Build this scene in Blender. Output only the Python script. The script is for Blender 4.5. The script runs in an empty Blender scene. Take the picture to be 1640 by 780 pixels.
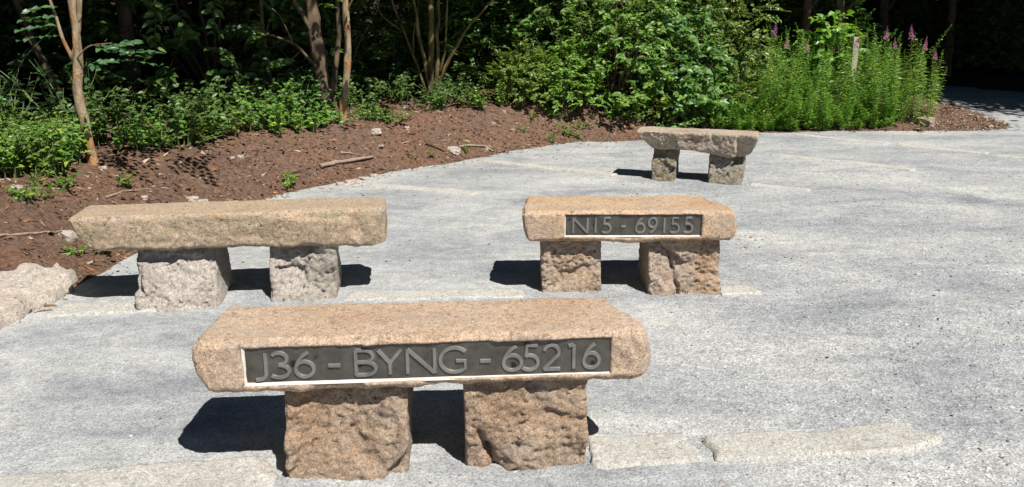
import bpy, math, random
import numpy as np
from mathutils import Vector

# ------------------------------------------------------------------ camera, world, sun, exposure
scene = bpy.context.scene
COL = scene.collection
cam_data = bpy.data.cameras.new('camera')
cam_data.sensor_width = 36.0
cam_data.lens = 36.0 * 1350.0 / 1640.0
cam_data.clip_end = 2000.0
cam = bpy.data.objects.new('camera', cam_data)
COL.objects.link(cam)
cam.location = (0.0, 0.0, 1.65)
cam.rotation_euler = (math.radians(90.0) - math.atan(370.0 / 1350.0), 0.0, 0.0)
scene.camera = cam

SUN_DIR = Vector((0.42, -0.56, 1.0)).normalized()          # towards the sun
elev = math.asin(SUN_DIR.z)
azim = math.atan2(SUN_DIR.x, SUN_DIR.y)                     # clockwise from +Y
world = bpy.data.worlds.new('World')
scene.world = world
world.use_nodes = True
wn = world.node_tree
wn.nodes.clear()
sky = wn.nodes.new('ShaderNodeTexSky')
sky.sky_type = 'NISHITA'
sky.sun_disc = False
sky.sun_elevation = elev
sky.sun_rotation = azim
sky.air_density = 0.40
sky.dust_density = 0.05
sky.ozone_density = 2.0
bg = wn.nodes.new('ShaderNodeBackground')
bg.inputs['Strength'].default_value = 0.05
wo = wn.nodes.new('ShaderNodeOutputWorld')
wn.links.new(sky.outputs[0], bg.inputs[0])
wn.links.new(bg.outputs[0], wo.inputs[0])

sun_data = bpy.data.lights.new('sun', 'SUN')
sun_data.energy = 5.0
sun_data.angle = math.radians(0.53)
sun_data.color = (1.0, 0.955, 0.89)
sun = bpy.data.objects.new('sun', sun_data)
COL.objects.link(sun)
sun.rotation_euler = SUN_DIR.to_track_quat('Z', 'Y').to_euler()
sun.location = (6, -8, 16)

scene.view_settings.view_transform = 'Standard'
scene.view_settings.look = 'None'
scene.view_settings.gamma = 1.0
scene.view_settings.exposure = 0.55
scene.view_settings.use_curve_mapping = False
scene.cycles.use_denoising = True
scene.cycles.max_bounces = 6

# ------------------------------------------------------------------ numeric helpers
_rng = np.random.default_rng(7)
_PERM = np.tile(_rng.permutation(256), 3)
_G = _rng.normal(size=(256, 3)); _G /= np.linalg.norm(_G, axis=1)[:, None]

def pn(p, freq=1.0, seed=0):
    """Perlin noise, vectorised; p is (n,3), result about -1..1."""
    q = np.asarray(p, float) * freq + seed * 17.31
    i = np.floor(q).astype(int); f = q - i
    i &= 255
    w = f * f * f * (f * (f * 6 - 15) + 10)
    out = 0.0
    for a in (0, 1):
        for b in (0, 1):
            for c in (0, 1):
                h = _PERM[_PERM[_PERM[i[:, 0] + a] + i[:, 1] + b] + i[:, 2] + c]
                g = _G[h]
                d = (g * (f - np.array([a, b, c]))).sum(1)
                wa = (w[:, 0] if a else 1 - w[:, 0]) * (w[:, 1] if b else 1 - w[:, 1]) * (w[:, 2] if c else 1 - w[:, 2])
                out = out + d * wa
    return out * 1.5

def fbm(p, freq, octaves=4, seed=0, gain=0.5):
    s = 0.0; a = 1.0
    for o in range(octaves):
        s = s + a * pn(p, freq * 2 ** o, seed + o * 3)
        a *= gain
    return s

def sstep(a, b, x):
    t = np.clip((x - a) / (b - a), 0, 1)
    return t * t * (3 - 2 * t)

def unit(a):
    return a / np.maximum(np.linalg.norm(a, axis=-1, keepdims=True), 1e-9)

# ------------------------------------------------------------------ mesh / object helpers
def mesh_np(name, verts, faces, mat, smooth=False, mat_idx=None):
    """faces: list of int arrays (m,3) or (m,4); mat: one material or a list."""
    me = bpy.data.meshes.new(name)
    verts = np.asarray(verts, np.float32)
    faces = [np.asarray(f, np.int32) for f in faces if len(f)]
    me.vertices.add(len(verts))
    me.vertices.foreach_set('co', verts.ravel())
    loops = np.concatenate([f.ravel() for f in faces])
    sizes = np.concatenate([np.full(len(f), f.shape[1], np.int32) for f in faces])
    starts = np.concatenate([[0], np.cumsum(sizes)[:-1]]).astype(np.int32)
    me.loops.add(len(loops))
    me.loops.foreach_set('vertex_index', loops)
    me.polygons.add(len(sizes))
    me.polygons.foreach_set('loop_start', starts)
    if mat_idx is not None:
        me.polygons.foreach_set('material_index', np.asarray(mat_idx, np.int32))
    me.update(calc_edges=True)
    me.polygons.foreach_set('use_smooth', np.full(len(sizes), smooth, bool))
    for m in (mat if isinstance(mat, (list, tuple)) else [mat]):
        me.materials.append(m)
    return me

def obj(name, me, parent=None, loc=None, rotz=None):
    o = bpy.data.objects.new(name, me)
    COL.objects.link(o)
    if parent is not None:
        o.parent = parent
    if loc is not None:
        o.location = loc
    if rotz is not None:
        o.rotation_euler = (0, 0, rotz)
    return o

def tag(o, label=None, cat=None, group=None, kind=None):
    if label: o['label'] = label
    if cat: o['category'] = cat
    if group: o['group'] = group
    if kind: o['kind'] = kind
    return o

def thing(name, loc, rotz=0.0, **k):
    return tag(obj(name, None, None, loc, rotz), **k)

class Geo:
    """collects vertices and faces of one mesh"""
    def __init__(self): self.v = []; self.f = []; self.n = 0
    def add(self, v, faces):
        v = np.asarray(v, float).reshape(-1, 3)
        self.v.append(v)
        for f in faces:
            if len(f): self.f.append(np.asarray(f, int) + self.n)
        self.n += len(v)
    def mesh(self, name, mat, smooth=False):
        return mesh_np(name, np.concatenate(self.v), self.f, mat, smooth)
    def tube(self, pts, rad, sides=6, seed=None, rough=0.0):
        pts = np.asarray(pts, float); n = len(pts)
        rad = np.broadcast_to(np.asarray(rad, float), (n,))
        t = unit(np.gradient(pts, axis=0))
        ref = np.array([0.31, 0.93, 0.2])
        a = unit(np.cross(t, ref)); b = np.cross(t, a)
        th = np.arange(sides) * 2 * math.pi / sides
        ring = pts[:, None] + rad[:, None, None] * (np.cos(th)[None, :, None] * a[:, None] + np.sin(th)[None, :, None] * b[:, None])
        v = ring.reshape(-1, 3)
        if rough:
            nrm = unit(v - np.repeat(pts, sides, 0))
            v = v + nrm * (np.repeat(rad, sides) * rough * fbm(v * np.array([1, 1, .35]), 14, 3, seed or 0))[:, None]
        i = np.arange((n - 1) * sides); k = i // sides; j = i % sides; j2 = (j + 1) % sides
        q = np.stack([k * sides + j, k * sides + j2, (k + 1) * sides + j2, (k + 1) * sides + j], 1)
        v = np.vstack([v, pts[:1], pts[-1:]])
        jj = np.arange(sides); j3 = (jj + 1) % sides; m = n * sides
        self.add(v, [q, np.stack([np.full(sides, m), j3, jj], 1), np.stack([np.full(sides, m + 1), (n - 1) * sides + jj, (n - 1) * sides + j3], 1)])
    def leaves(self, P, D, N, L, W, fold=0.18, droop=0.12, fine=True):
        P = np.asarray(P, float); n = len(P)
        if not n: return
        D = unit(D); S = unit(np.cross(D, N)); N = np.cross(S, D)
        L = np.broadcast_to(L, (n,))[:, None]; W = np.broadcast_to(W, (n,))[:, None]
        if fine:
            m1 = P + D * L * .33 - N * (droop * .10 * L)
            m2 = P + D * L * .68 - N * (droop * .45 * L)
            tip = P + D * L - N * droop * L
            up = N * fold * W
            v = np.stack([P, m1, m2, tip, m1 + S * W * .5 + up, m1 - S * W * .5 + up, m2 + S * W * .36 + up * .8, m2 - S * W * .36 + up * .8], 1).reshape(-1, 3)
            b = (np.arange(n) * 8)[:, None]
            self.add(v, [np.concatenate([b + np.array([[0, 1, 4]]), b + np.array([[0, 5, 1]]), b + np.array([[6, 2, 3]]), b + np.array([[2, 7, 3]])]),
                         np.concatenate([b + np.array([[1, 2, 6, 4]]), b + np.array([[5, 7, 2, 1]])])])
        else:
            mid = P + D * L * .5
            v = np.stack([P, mid + S * W * .5 + N * fold * W, P + D * L - N * droop * L, mid - S * W * .5 + N * fold * W], 1).reshape(-1, 3)
            b = (np.arange(n) * 4)[:, None]
            self.add(v, [np.concatenate([b + np.array([[0, 2, 1]]), b + np.array([[0, 3, 2]])])])

# ------------------------------------------------------------------ material helpers
class NT:
    def __init__(self, name):
        self.m = bpy.data.materials.new(name); self.m.use_nodes = True
        self.t = self.m.node_tree; self.t.nodes.clear()
        self.out = self.t.nodes.new('ShaderNodeOutputMaterial')
    def n(self, typ, **kw):
        nd = self.t.nodes.new('ShaderNode' + typ)
        for k, v in kw.items(): setattr(nd, k, v)
        return nd
    def l(self, a, b): self.t.links.new(a, b)
    def coords(self, kind='Object', offset=(0, 0, 0), scale=(1, 1, 1), rot=(0, 0, 0)):
        tc = self.n('TexCoord'); mp = self.n('Mapping')
        mp.inputs['Location'].default_value = offset; mp.inputs['Scale'].default_value = scale
        mp.inputs['Rotation'].default_value = rot
        self.l(tc.outputs[kind], mp.inputs['Vector']); return mp.outputs[0]
    def noise(self, vec, scale, detail=4, rough=0.55, dist=0.0):
        nd = self.n('TexNoise'); nd.inputs['Scale'].default_value = scale; nd.inputs['Detail'].default_value = detail
        nd.inputs['Roughness'].default_value = rough; nd.inputs['Distortion'].default_value = dist
        self.l(vec, nd.inputs['Vector']); return nd.outputs[0]
    def vor(self, vec, scale, feature='F1'):
        nd = self.n('TexVoronoi'); nd.feature = feature; nd.inputs['Scale'].default_value = scale
        self.l(vec, nd.inputs['Vector']); return nd
    def ramp(self, fac, stops, interp='LINEAR'):
        nd = self.n('ValToRGB'); nd.color_ramp.interpolation = interp
        el = nd.color_ramp.elements
        while len(el) < len(stops): el.new(0.5)
        for e, (p, c) in zip(el, stops):
            e.position = p; e.color = (*c, 1) if not isinstance(c, (int, float)) else (c, c, c, 1)
        self.l(fac, nd.inputs[0]); return nd.outputs[0]
    def mix(self, fac, a, b, mode='MIX'):
        nd = self.n('Mix', data_type='RGBA', blend_type=mode)
        for s, v in ((nd.inputs[0], fac), (nd.inputs[6], a), (nd.inputs[7], b)):
            if isinstance(v, (int, float)): s.default_value = v if s.type == 'VALUE' else (v, v, v, 1)
            elif isinstance(v, tuple): s.default_value = (*v, 1)
            else: self.l(v, s)
        return nd.outputs[2]
    def math(self, op, a, b=0.0):
        nd = self.n('Math', operation=op)
        for s, v in ((nd.inputs[0], a), (nd.inputs[1], b)):
            if isinstance(v, (int, float)): s.default_value = v
            else: self.l(v, s)
        return nd.outputs[0]
    def bump(self, h, strength, dist, prev=None):
        nd = self.n('Bump'); nd.inputs['Strength'].default_value = strength; nd.inputs['Distance'].default_value = dist
        self.l(h, nd.inputs['Height'])
        if prev is not None: self.l(prev, nd.inputs['Normal'])
        return nd.outputs[0]
    def principled(self, col, rough=0.8, normal=None, metal=0.0, spec=0.4):
        p = self.n('BsdfPrincipled')
        for s, v in (('Base Color', col), ('Roughness', rough), ('Metallic', metal), ('Specular IOR Level', spec)):
            if isinstance(v, tuple): p.inputs[s].default_value = (*v, 1)
            elif isinstance(v, (int, float)): p.inputs[s].default_value = v
            else: self.l(v, p.inputs[s])
        if normal is not None: self.l(normal, p.inputs['Normal'])
        self.l(p.outputs[0], self.out.inputs[0]); return p

def granite(name, cols, dark=(0.06, 0.045, 0.035), seed=0, lichen=None, bump=1.0, rust=None, speck=0.5):
    t = NT(name); v = t.coords('Object', (seed * 3.7, seed * 1.9, seed * 2.3))
    big = t.noise(v, 3.2, 6, 0.6, 0.4)
    c = t.ramp(big, [(0.30, cols[0]), (0.45, cols[1]), (0.58, cols[2]), (0.72, cols[3])])
    mid = t.noise(v, 22, 5, 0.65)
    c = t.mix(t.ramp(mid, [(0.42, 0.0), (0.62, 0.55)]), c, cols[1])
    if lichen:
        m = t.ramp(t.noise(v, 7.5, 8, 0.7, 0.6), [(0.47, 0.0), (0.60, 0.75)])
        gn = t.n('NewGeometry'); sz = t.n('SeparateXYZ'); t.l(gn.outputs['True Normal'], sz.inputs[0])
        c = t.mix(t.math('MULTIPLY', m, t.ramp(sz.outputs[2], [(0.5, 1.0), (0.85, 0.15)])), c, lichen)
    if rust:
        m = t.ramp(t.noise(v, 4.1, 7, 0.7, 1.0), [(0.60, 0.0), (0.70, 0.85)])
        c = t.mix(m, c, rust)
    g1 = t.noise(v, 150, 3, 0.7)
    c = t.mix(1.0, c, t.ramp(g1, [(0.32, 0.55), (0.50, 1.0), (0.68, 1.36)]), 'MULTIPLY')
    g0 = t.noise(v, 52, 5, 0.7, 0.5)
    c = t.mix(1.0, c, t.ramp(g0, [(0.33, 0.70), (0.5, 1.0), (0.68, 1.22)]), 'MULTIPLY')
    cell = t.vor(v, 190).outputs['Color']
    sep = t.n('SeparateColor'); t.l(cell, sep.inputs[0])
    c = t.mix(t.ramp(sep.outputs[0], [(0.84, 0.0), (0.90, speck * 0.55)]), c, dark)
    c = t.mix(t.ramp(sep.outputs[1], [(0.88, 0.0), (0.94, 0.16)]), c, (0.68, 0.60, 0.50))
    blot = t.noise(v, 9, 7, 0.72, 0.8)
    c = t.mix(t.ramp(blot, [(0.55, 0.0), (0.72, 0.5)]), c, dark)
    grey = t.noise(t.coords('Object', (seed + 5.0, 2.0, 1.0), (0.6, 1.4, 1.0)), 4.5, 6, 0.65, 0.5)
    c = t.mix(t.ramp(grey, [(0.52, 0.0), (0.66, 0.45)]), c, (0.34, 0.30, 0.27))
    pit = t.ramp(t.noise(v, 34, 6, 0.75, 0.3), [(0.60, 0.0), (0.70, 1.0)])
    c = t.mix(t.math('MULTIPLY', pit, 0.7 * bump), c, dark)
    n1 = t.bump(t.noise(v, 42, 8, 0.72, 0.6), 0.7 * bump, 0.014)
    n1 = t.bump(t.math('MULTIPLY', pit, -1.0), 0.8 * bump, 0.008, n1)
    n2 = t.bump(g1, 0.8 * bump, 0.005, n1)
    t.principled(c, 0.82, n2, spec=0.3)
    return t.m

def leaf_mat(name, dark, light, yellow=None, trans=0.3, rough=0.42, spec=0.5):
    t = NT(name)
    g = t.n('NewGeometry'); oi = t.n('ObjectInfo')
    c = t.ramp(g.outputs['Random Per Island'], [(0.0, dark), (0.85, light), (1.0, yellow or light)])
    v = t.coords('Object')
    patch = t.noise(v, 3.0, 3, 0.5)
    c = t.mix(t.ramp(patch, [(0.35, 0.0), (0.65, 0.45)]), c, light)
    hs = t.n('HueSaturation'); t.l(c, hs.inputs['Color'])
    t.l(t.math('ADD', t.math('MULTIPLY', oi.outputs['Random'], 0.03), 0.485), hs.inputs['Hue'])
    t.l(t.math('ADD', t.math('MULTIPLY', oi.outputs['Random'], 0.4), 0.8), hs.inputs['Value'])
    c = hs.outputs[0]
    p = t.principled(c, rough, spec=spec)
    tr = t.n('BsdfTranslucent')
    t.l(t.mix(1.0, c, (1.25, 1.35, 0.55), 'MULTIPLY'), tr.inputs[0])
    mx = t.n('MixShader'); mx.inputs[0].default_value = trans
    t.l(p.outputs[0], mx.inputs[1]); t.l(tr.outputs[0], mx.inputs[2]); t.l(mx.outputs[0], t.out.inputs[0])
    return t.m

def plain(name, col, var=0.3, scale=30, rough=0.85, bump=0.5, dist=0.006, col2=None, stretch=(1, 1, 1), spec=0.3):
    t = NT(name); v = t.coords('Object', (0, 0, 0), stretch)
    n = t.noise(v, scale, 6, 0.65)
    c2 = col2 or tuple(min(1, x * (1 + var)) for x in col)
    c = t.ramp(n, [(0.33, tuple(x * (1 - var) for x in col)), (0.66, c2)])
    t.principled(c, rough, t.bump(n, bump, dist), spec=spec)
    return t.m

def island(name, cols, rough=0.85, spec=0.3):
    t = NT(name); g = t.n('NewGeometry')
    k = len(cols)
    c = t.ramp(g.outputs['Random Per Island'], [(i / k, col) for i, col in enumerate(cols)], 'CONSTANT')
    t.principled(c, rough, spec=spec)
    return t.m

M = {}
def gravel_material():
    t = NT('stone_dust'); v = t.coords('Object')
    vs = t.coords('Object', (3, 1, 0), (0.7, 1.35, 1), (0, 0, 0.12))
    vp = t.coords('Object', (9, 4, 0), (0.8, 1.2, 1), (0, 0, -0.3))
    streak = t.noise(vs, 1.15, 7, 0.62, 0.5)
    patch = t.noise(vp, 0.55, 5, 0.6, 0.3)
    c = t.ramp(streak, [(0.33, (0.225, 0.238, 0.252)), (0.46, (0.325, 0.336, 0.341)), (0.57, (0.405, 0.411, 0.400)), (0.72, (0.470, 0.470, 0.445))])
    c = t.mix(t.ramp(patch, [(0.42, 0.0), (0.64, 0.5)]), c, (0.315, 0.328, 0.338))
    # coarser, cleaner chippings to the right, finer dust among the benches
    sep = t.n('SeparateXYZ'); t.l(v, sep.inputs[0])
    cx = t.math('ADD', t.math('MULTIPLY', sep.outputs[0], 0.33), t.math('MULTIPLY', patch, 1.3))
    coarse = t.ramp(cx, [(0.75, 0.0), (1.0, 1.0)])
    vc = t.vor(v, 85); vf = t.vor(v, 190)
    sc = t.n('SeparateColor'); t.l(vc.outputs['Color'], sc.inputs[0])
    sf = t.n('SeparateColor'); t.l(vf.outputs['Color'], sf.inputs[0])
    c = t.mix(1.0, c, t.ramp(sf.outputs[0], [(0.0, 0.62), (0.5, 1.0), (1.0, 1.30)]), 'MULTIPLY')
    chip = t.ramp(sc.outputs[0], [(0.0, 0.70), (0.4, 0.95), (0.8, 1.06), (1.0, 1.26)])
    c = t.mix(t.math('ADD', t.math('MULTIPLY', coarse, 0.75), 0.15), c, t.mix(1.0, c, chip, 'MULTIPLY'))
    fine = t.noise(vp, 6.5, 8, 0.72, 0.8)
    c = t.mix(1.0, c, t.ramp(fine, [(0.34, 0.84), (0.5, 1.0), (0.66, 1.10)]), 'MULTIPLY')
    mot = t.noise(v, 14, 6, 0.7)
    c = t.mix(1.0, c, t.ramp(mot, [(0.35, 0.86), (0.65, 1.12)]), 'MULTIPLY')
    n1 = t.bump(t.noise(v, 9, 7, 0.65), 0.45, 0.03)
    n2 = t.bump(vc.outputs['Distance'], 0.35, 0.008, n1)
    n3 = t.bump(t.noise(v, 170, 3, 0.7), 0.6, 0.004, n2)
    t.principled(c, 0.92, n3, spec=0.2)
    return t.m
M['gravel'] = gravel_material()

def mulch_material():
    t = NT('bark_mulch'); v = t.coords('Object')
    n = t.noise(v, 26, 8, 0.75, 0.6)
    c = t.ramp(n, [(0.30, (0.034, 0.021, 0.015)), (0.45, (0.125, 0.078, 0.055)), (0.60, (0.205, 0.130, 0.092)), (0.78, (0.31, 0.215, 0.155))])
    big = t.noise(v, 1.3, 4, 0.6)
    c = t.mix(t.ramp(big, [(0.45, 0.0), (0.65, 0.5)]), c, t.mix(1.0, c, (1.30, 1.08, 0.92), 'MULTIPLY'))
    n1 = t.bump(n, 0.9, 0.03)
    t.principled(c, 0.95, t.bump(t.noise(v, 90, 4, 0.7), 0.7, 0.01, n1), spec=0.15)
    return t.m
M['mulch'] = mulch_material()
M['soil'] = plain('leaf_mould', (0.045, 0.033, 0.022), 0.5, 9, 0.95, 0.8, 0.04)
M['g_front'] = granite('granite_tan', [(0.38, 0.245, 0.155), (0.43, 0.310, 0.215), (0.47, 0.355, 0.26), (0.39, 0.315, 0.25)], seed=1, bump=0.8)
M['g_front_b'] = granite('granite_brown', [(0.38, 0.22, 0.115), (0.35, 0.245, 0.165), (0.41, 0.31, 0.22), (0.28, 0.22, 0.17)], seed=2, bump=1.3)
M['g_left'] = granite('granite_lichen', [(0.40, 0.275, 0.175), (0.46, 0.345, 0.24), (0.42, 0.32, 0.22), (0.48, 0.375, 0.27)], seed=3, lichen=(0.29, 0.255, 0.155), rust=(0.36, 0.19, 0.09), bump=1.15)
M['g_left_b'] = granite('granite_pale', [(0.34, 0.29, 0.235), (0.43, 0.385, 0.335), (0.48, 0.435, 0.385), (0.34, 0.30, 0.255)], seed=4, bump=1.4)
M['g_right'] = granite('granite_orange', [(0.44, 0.265, 0.145), (0.49, 0.335, 0.21), (0.51, 0.38, 0.265), (0.44, 0.31, 0.21)], seed=5)
M['g_right_b'] = granite('granite_mottled', [(0.38, 0.235, 0.135), (0.44, 0.33, 0.23), (0.41, 0.335, 0.275), (0.32, 0.22, 0.18)], seed=6, bump=1.4)
M['g_far'] = granite('granite_ashlar', [(0.34, 0.245, 0.165), (0.46, 0.37, 0.275), (0.50, 0.42, 0.33), (0.38, 0.29, 0.215)], seed=7, bump=1.5)
M['g_far_b'] = granite('granite_grey', [(0.20, 0.16, 0.10), (0.28, 0.25, 0.20), (0.36, 0.33, 0.29), (0.22, 0.20, 0.16)], seed=8, bump=1.5, lichen=(0.20, 0.16, 0.06))
M['slab'] = granite('granite_dusty', [(0.42, 0.39, 0.345), (0.44, 0.43, 0.395), (0.47, 0.455, 0.42), (0.44, 0.385, 0.335)], seed=9, speck=0.12, dark=(0.25, 0.23, 0.2), bump=0.8)
M['rock'] = granite('rock_pale', [(0.42, 0.34, 0.28), (0.50, 0.44, 0.38), (0.54, 0.49, 0.43), (0.40, 0.33, 0.27)], seed=10, speck=0.1, dark=(0.22, 0.18, 0.15), bump=1.2)
M['mortar'] = plain('pale_mortar', (0.58, 0.53, 0.48), 0.1, 60, 0.9, 0.3, 0.003)

def bronze(name, a, b, stain=True):
    t = NT(name); v = t.coords('Object')
    n = t.noise(v, 14, 7, 0.65)
    c = t.ramp(n, [(0.35, a), (0.65, b)])
    if stain:
        s = t.vor(v, 11).outputs['Distance']
        w = t.math('ADD', s, t.math('MULTIPLY', t.noise(v, 25, 4, 0.6), 0.25))
        c = t.mix(t.ramp(w, [(0.22, 0.9), (0.32, 0.0)]), c, (0.016, 0.011, 0.008))
    r = t.ramp(t.noise(v, 60, 4, 0.6), [(0.3, 0.36), (0.7, 0.55)])
    nb = t.bump(t.noise(v, 260, 3, 0.6), 0.35, 0.0015, t.bump(n, 0.3, 0.003))
    t.principled(c, r, nb, 0.55, 0.5)
    return t.m
M['bronze'] = bronze('bronze_dark', (0.070, 0.064, 0.055), (0.13, 0.12, 0.105))
M['bronze_hi'] = bronze('bronze_worn', (0.17, 0.168, 0.158), (0.29, 0.285, 0.27), False)

def peeling():
    t = NT('peeling_bark'); v = t.coords('Object', (0, 0, 0), (1, 1, 0.35)); w = t.coords('Object', (4, 2, 1), (1, 1, 0.6))
    n = t.noise(v, 22, 7, 0.7)
    c = t.ramp(n, [(0.32, (0.12, 0.085, 0.05)), (0.5, (0.27, 0.20, 0.125)), (0.68, (0.40, 0.33, 0.23))])
    m = t.ramp(t.noise(w, 6.5, 5, 0.6, 0.8), [(0.50, 0.0), (0.58, 0.9)])
    c = t.mix(m, c, t.ramp(n, [(0.3, (0.22, 0.095, 0.035)), (0.7, (0.46, 0.25, 0.11))]))
    k = t.ramp(t.noise(t.coords('Object', (1, 7, 3), (1, 1, 1.3)), 8, 4, 0.6), [(0.66, 0.0), (0.70, 0.9)])
    c = t.mix(k, c, (0.035, 0.025, 0.018))
    t.principled(c, 0.9, t.bump(n, 1.0, 0.015, t.bump(m, 0.6, 0.01)), spec=0.25)
    return t.m
M['bark_lit'] = peeling()
M['bark_dark'] = plain('rough_bark', (0.070, 0.050, 0.032), 0.5, 16, 0.92, 1.0, 0.015, col2=(0.17, 0.12, 0.075), stretch=(1, 1, 0.3))
M['bark_moss'] = plain('lichened_bark', (0.065, 0.047, 0.025), 0.6, 9, 0.92, 1.0, 0.012, col2=(0.27, 0.22, 0.08), stretch=(1, 1, 0.4))
M['stem'] = plain('green_stem', (0.10, 0.15, 0.05), 0.3, 20, 0.6, 0.2, 0.003)
M['wood_post'] = plain('weathered_wood', (0.33, 0.29, 0.23), 0.25, 30, 0.9, 0.6, 0.006, stretch=(1, 1, 0.15))
M['stick'] = plain('grey_stick', (0.26, 0.20, 0.15), 0.35, 40, 0.9, 0.6, 0.004)
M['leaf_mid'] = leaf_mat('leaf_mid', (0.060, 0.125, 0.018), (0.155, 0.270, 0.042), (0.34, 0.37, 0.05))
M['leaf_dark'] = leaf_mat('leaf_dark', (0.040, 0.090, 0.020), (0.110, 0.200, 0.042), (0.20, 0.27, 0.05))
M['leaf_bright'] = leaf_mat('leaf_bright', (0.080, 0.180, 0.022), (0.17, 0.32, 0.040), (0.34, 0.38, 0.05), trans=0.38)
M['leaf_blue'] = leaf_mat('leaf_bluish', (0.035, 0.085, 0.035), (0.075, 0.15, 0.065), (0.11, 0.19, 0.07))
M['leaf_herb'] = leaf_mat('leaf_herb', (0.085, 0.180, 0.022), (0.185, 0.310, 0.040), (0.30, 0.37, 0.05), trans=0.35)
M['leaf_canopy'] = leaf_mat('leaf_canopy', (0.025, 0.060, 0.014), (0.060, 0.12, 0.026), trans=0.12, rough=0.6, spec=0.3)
M['petal'] = leaf_mat('pink_petal', (0.42, 0.10, 0.32), (0.60, 0.22, 0.48), (0.64, 0.32, 0.54), trans=0.3, rough=0.6)
M['petal_y'] = leaf_mat('yellow_petal', (0.55, 0.33, 0.03), (0.70, 0.48, 0.08), trans=0.3, rough=0.6)
M['chips'] = island('bark_chips', [(0.045, 0.025, 0.016), (0.10, 0.055, 0.034), (0.07, 0.040, 0.025), (0.17, 0.095, 0.058), (0.13, 0.068, 0.038), (0.085, 0.05, 0.035), (0.27, 0.19, 0.13), (0.22, 0.11, 0.055), (0.16, 0.105, 0.075), (0.11, 0.07, 0.05), (0.38, 0.30, 0.22)])
M['grit'] = island('stone_chippings', [(0.10, 0.11, 0.125), (0.22, 0.23, 0.25), (0.35, 0.36, 0.37), (0.45, 0.45, 0.44), (0.16, 0.17, 0.19), (0.56, 0.56, 0.54), (0.28, 0.29, 0.30), (0.30, 0.22, 0.17)])
M['litter'] = island('dry_leaves', [(0.32, 0.12, 0.04), (0.42, 0.20, 0.07), (0.24, 0.08, 0.03), (0.36, 0.24, 0.12), (0.48, 0.26, 0.10)])

# ------------------------------------------------------------------ terrain
EDGE = np.array([(-3.1, 1.0), (-2.86, 3.2), (-2.80, 4.34), (-2.74, 4.87), (-2.68, 5.85), (-2.46, 6.9), (-2.04, 7.95), (-1.5, 8.67), (-0.84, 9.32), (0.0, 10.3),
                 (0.65, 10.93), (1.67, 11.25), (2.6, 11.7), (3.56, 12.0), (5.4, 12.15), (6.6, 12.22), (7.25, 12.38), (7.55, 12.9), (7.9, 14.2), (8.3, 16.0), (8.7, 17.6), (8.2, 19.4), (6.0, 21.5), (0, 25), (-10, 29), (-70, 40)])
FAR = np.array([(70, 2), (30, 10.5), (18, 14), (12.5, 16.6), (10.9, 18.0), (9.9, 20.4), (7.5, 23.5), (1.0, 27.5), (-9, 32), (-70, 45)])

def signed(P, line):
    """distance to a polyline, positive on its left-hand side"""
    best = np.full(len(P), 1e9); sgn = np.zeros(len(P))
    for a, b in zip(line[:-1], line[1:]):
        ab = b - a; L2 = (ab ** 2).sum()
        t = np.clip(((P - a) @ ab) / L2, 0, 1)
        d = P - (a + t[:, None] * ab)
        dist = np.hypot(d[:, 0], d[:, 1])
        cr = ab[0] * (P[:, 1] - a[1]) - ab[1] * (P[:, 0] - a[0])
        up = dist < best - 1e-9
        best = np.where(up, dist, best); sgn = np.where(up, np.sign(cr), sgn)
    return best * sgn

def wood_height(P):
    """ground height of the bank and wood; slightly negative outside them"""
    P = np.asarray(P, float).reshape(-1, 2)
    P3 = np.column_stack([P, np.zeros(len(P))])
    dA = signed(P, EDGE) + 0.05 * pn(P3, 2.2, 3)
    dB = signed(P, FAR[::-1])
    x = P[:, 0]
    crest = np.interp(x, [-8, -1.5, 0.2, 1.0, 2.2, 3.2, 7.5], [0.44, 0.44, 0.46, 0.42, 0.22, 0.12, 0.12])
    crest = np.where(P[:, 1] < 5.6, crest * sstep(3.6, 5.8, P[:, 1]) + 0.06, crest)
    lump = 0.055 * fbm(P3, 1.7, 3, 5) + 0.018 * fbm(P3, 7, 3, 9)
    z = crest * sstep(-0.02, 0.95, dA) + lump * sstep(0, 0.5, dA) + 0.02 * np.clip(dA, -1, 1)
    z = z + 0.07 * np.clip(dA - 3, 0, 40)
    z = np.where(dA < 0, np.maximum(dA * 0.6, -0.25), z)
    zB = 0.12 * sstep(0, 0.8, dB) + 0.09 * np.clip(dB - 0.5, 0, 40) + lump * sstep(0, 0.5, dB)
    zB = np.where(dB < 0, np.maximum(dB * 0.6, -0.25), zB)
    return np.maximum(z, zB)

def H(x, y):
    return float(max(wood_height([(x, y)])[0], 0.0))

def grid_mesh(name, xs, ys, zf, mat, keep=None, smooth=True):
    X, Y = np.meshgrid(xs, ys)
    P = np.column_stack([X.ravel(), Y.ravel()])
    Z = zf(P)
    nx = len(xs); ny = len(ys)
    i = np.arange((nx - 1) * (ny - 1)); r = i // (nx - 1); c = i % (nx - 1)
    q = np.stack([r * nx + c, r * nx + c + 1, (r + 1) * nx + c + 1, (r + 1) * nx + c], 1)
    if keep is not None:
        k = keep(P, Z); q = q[k[q].any(1)]
        used = np.unique(q); remap = np.full(len(P), -1); remap[used] = np.arange(len(used))
        P = P[used]; Z = Z[used]; q = remap[q]
    return mesh_np(name, np.column_stack([P, Z]), [q], mat, smooth)

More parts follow.
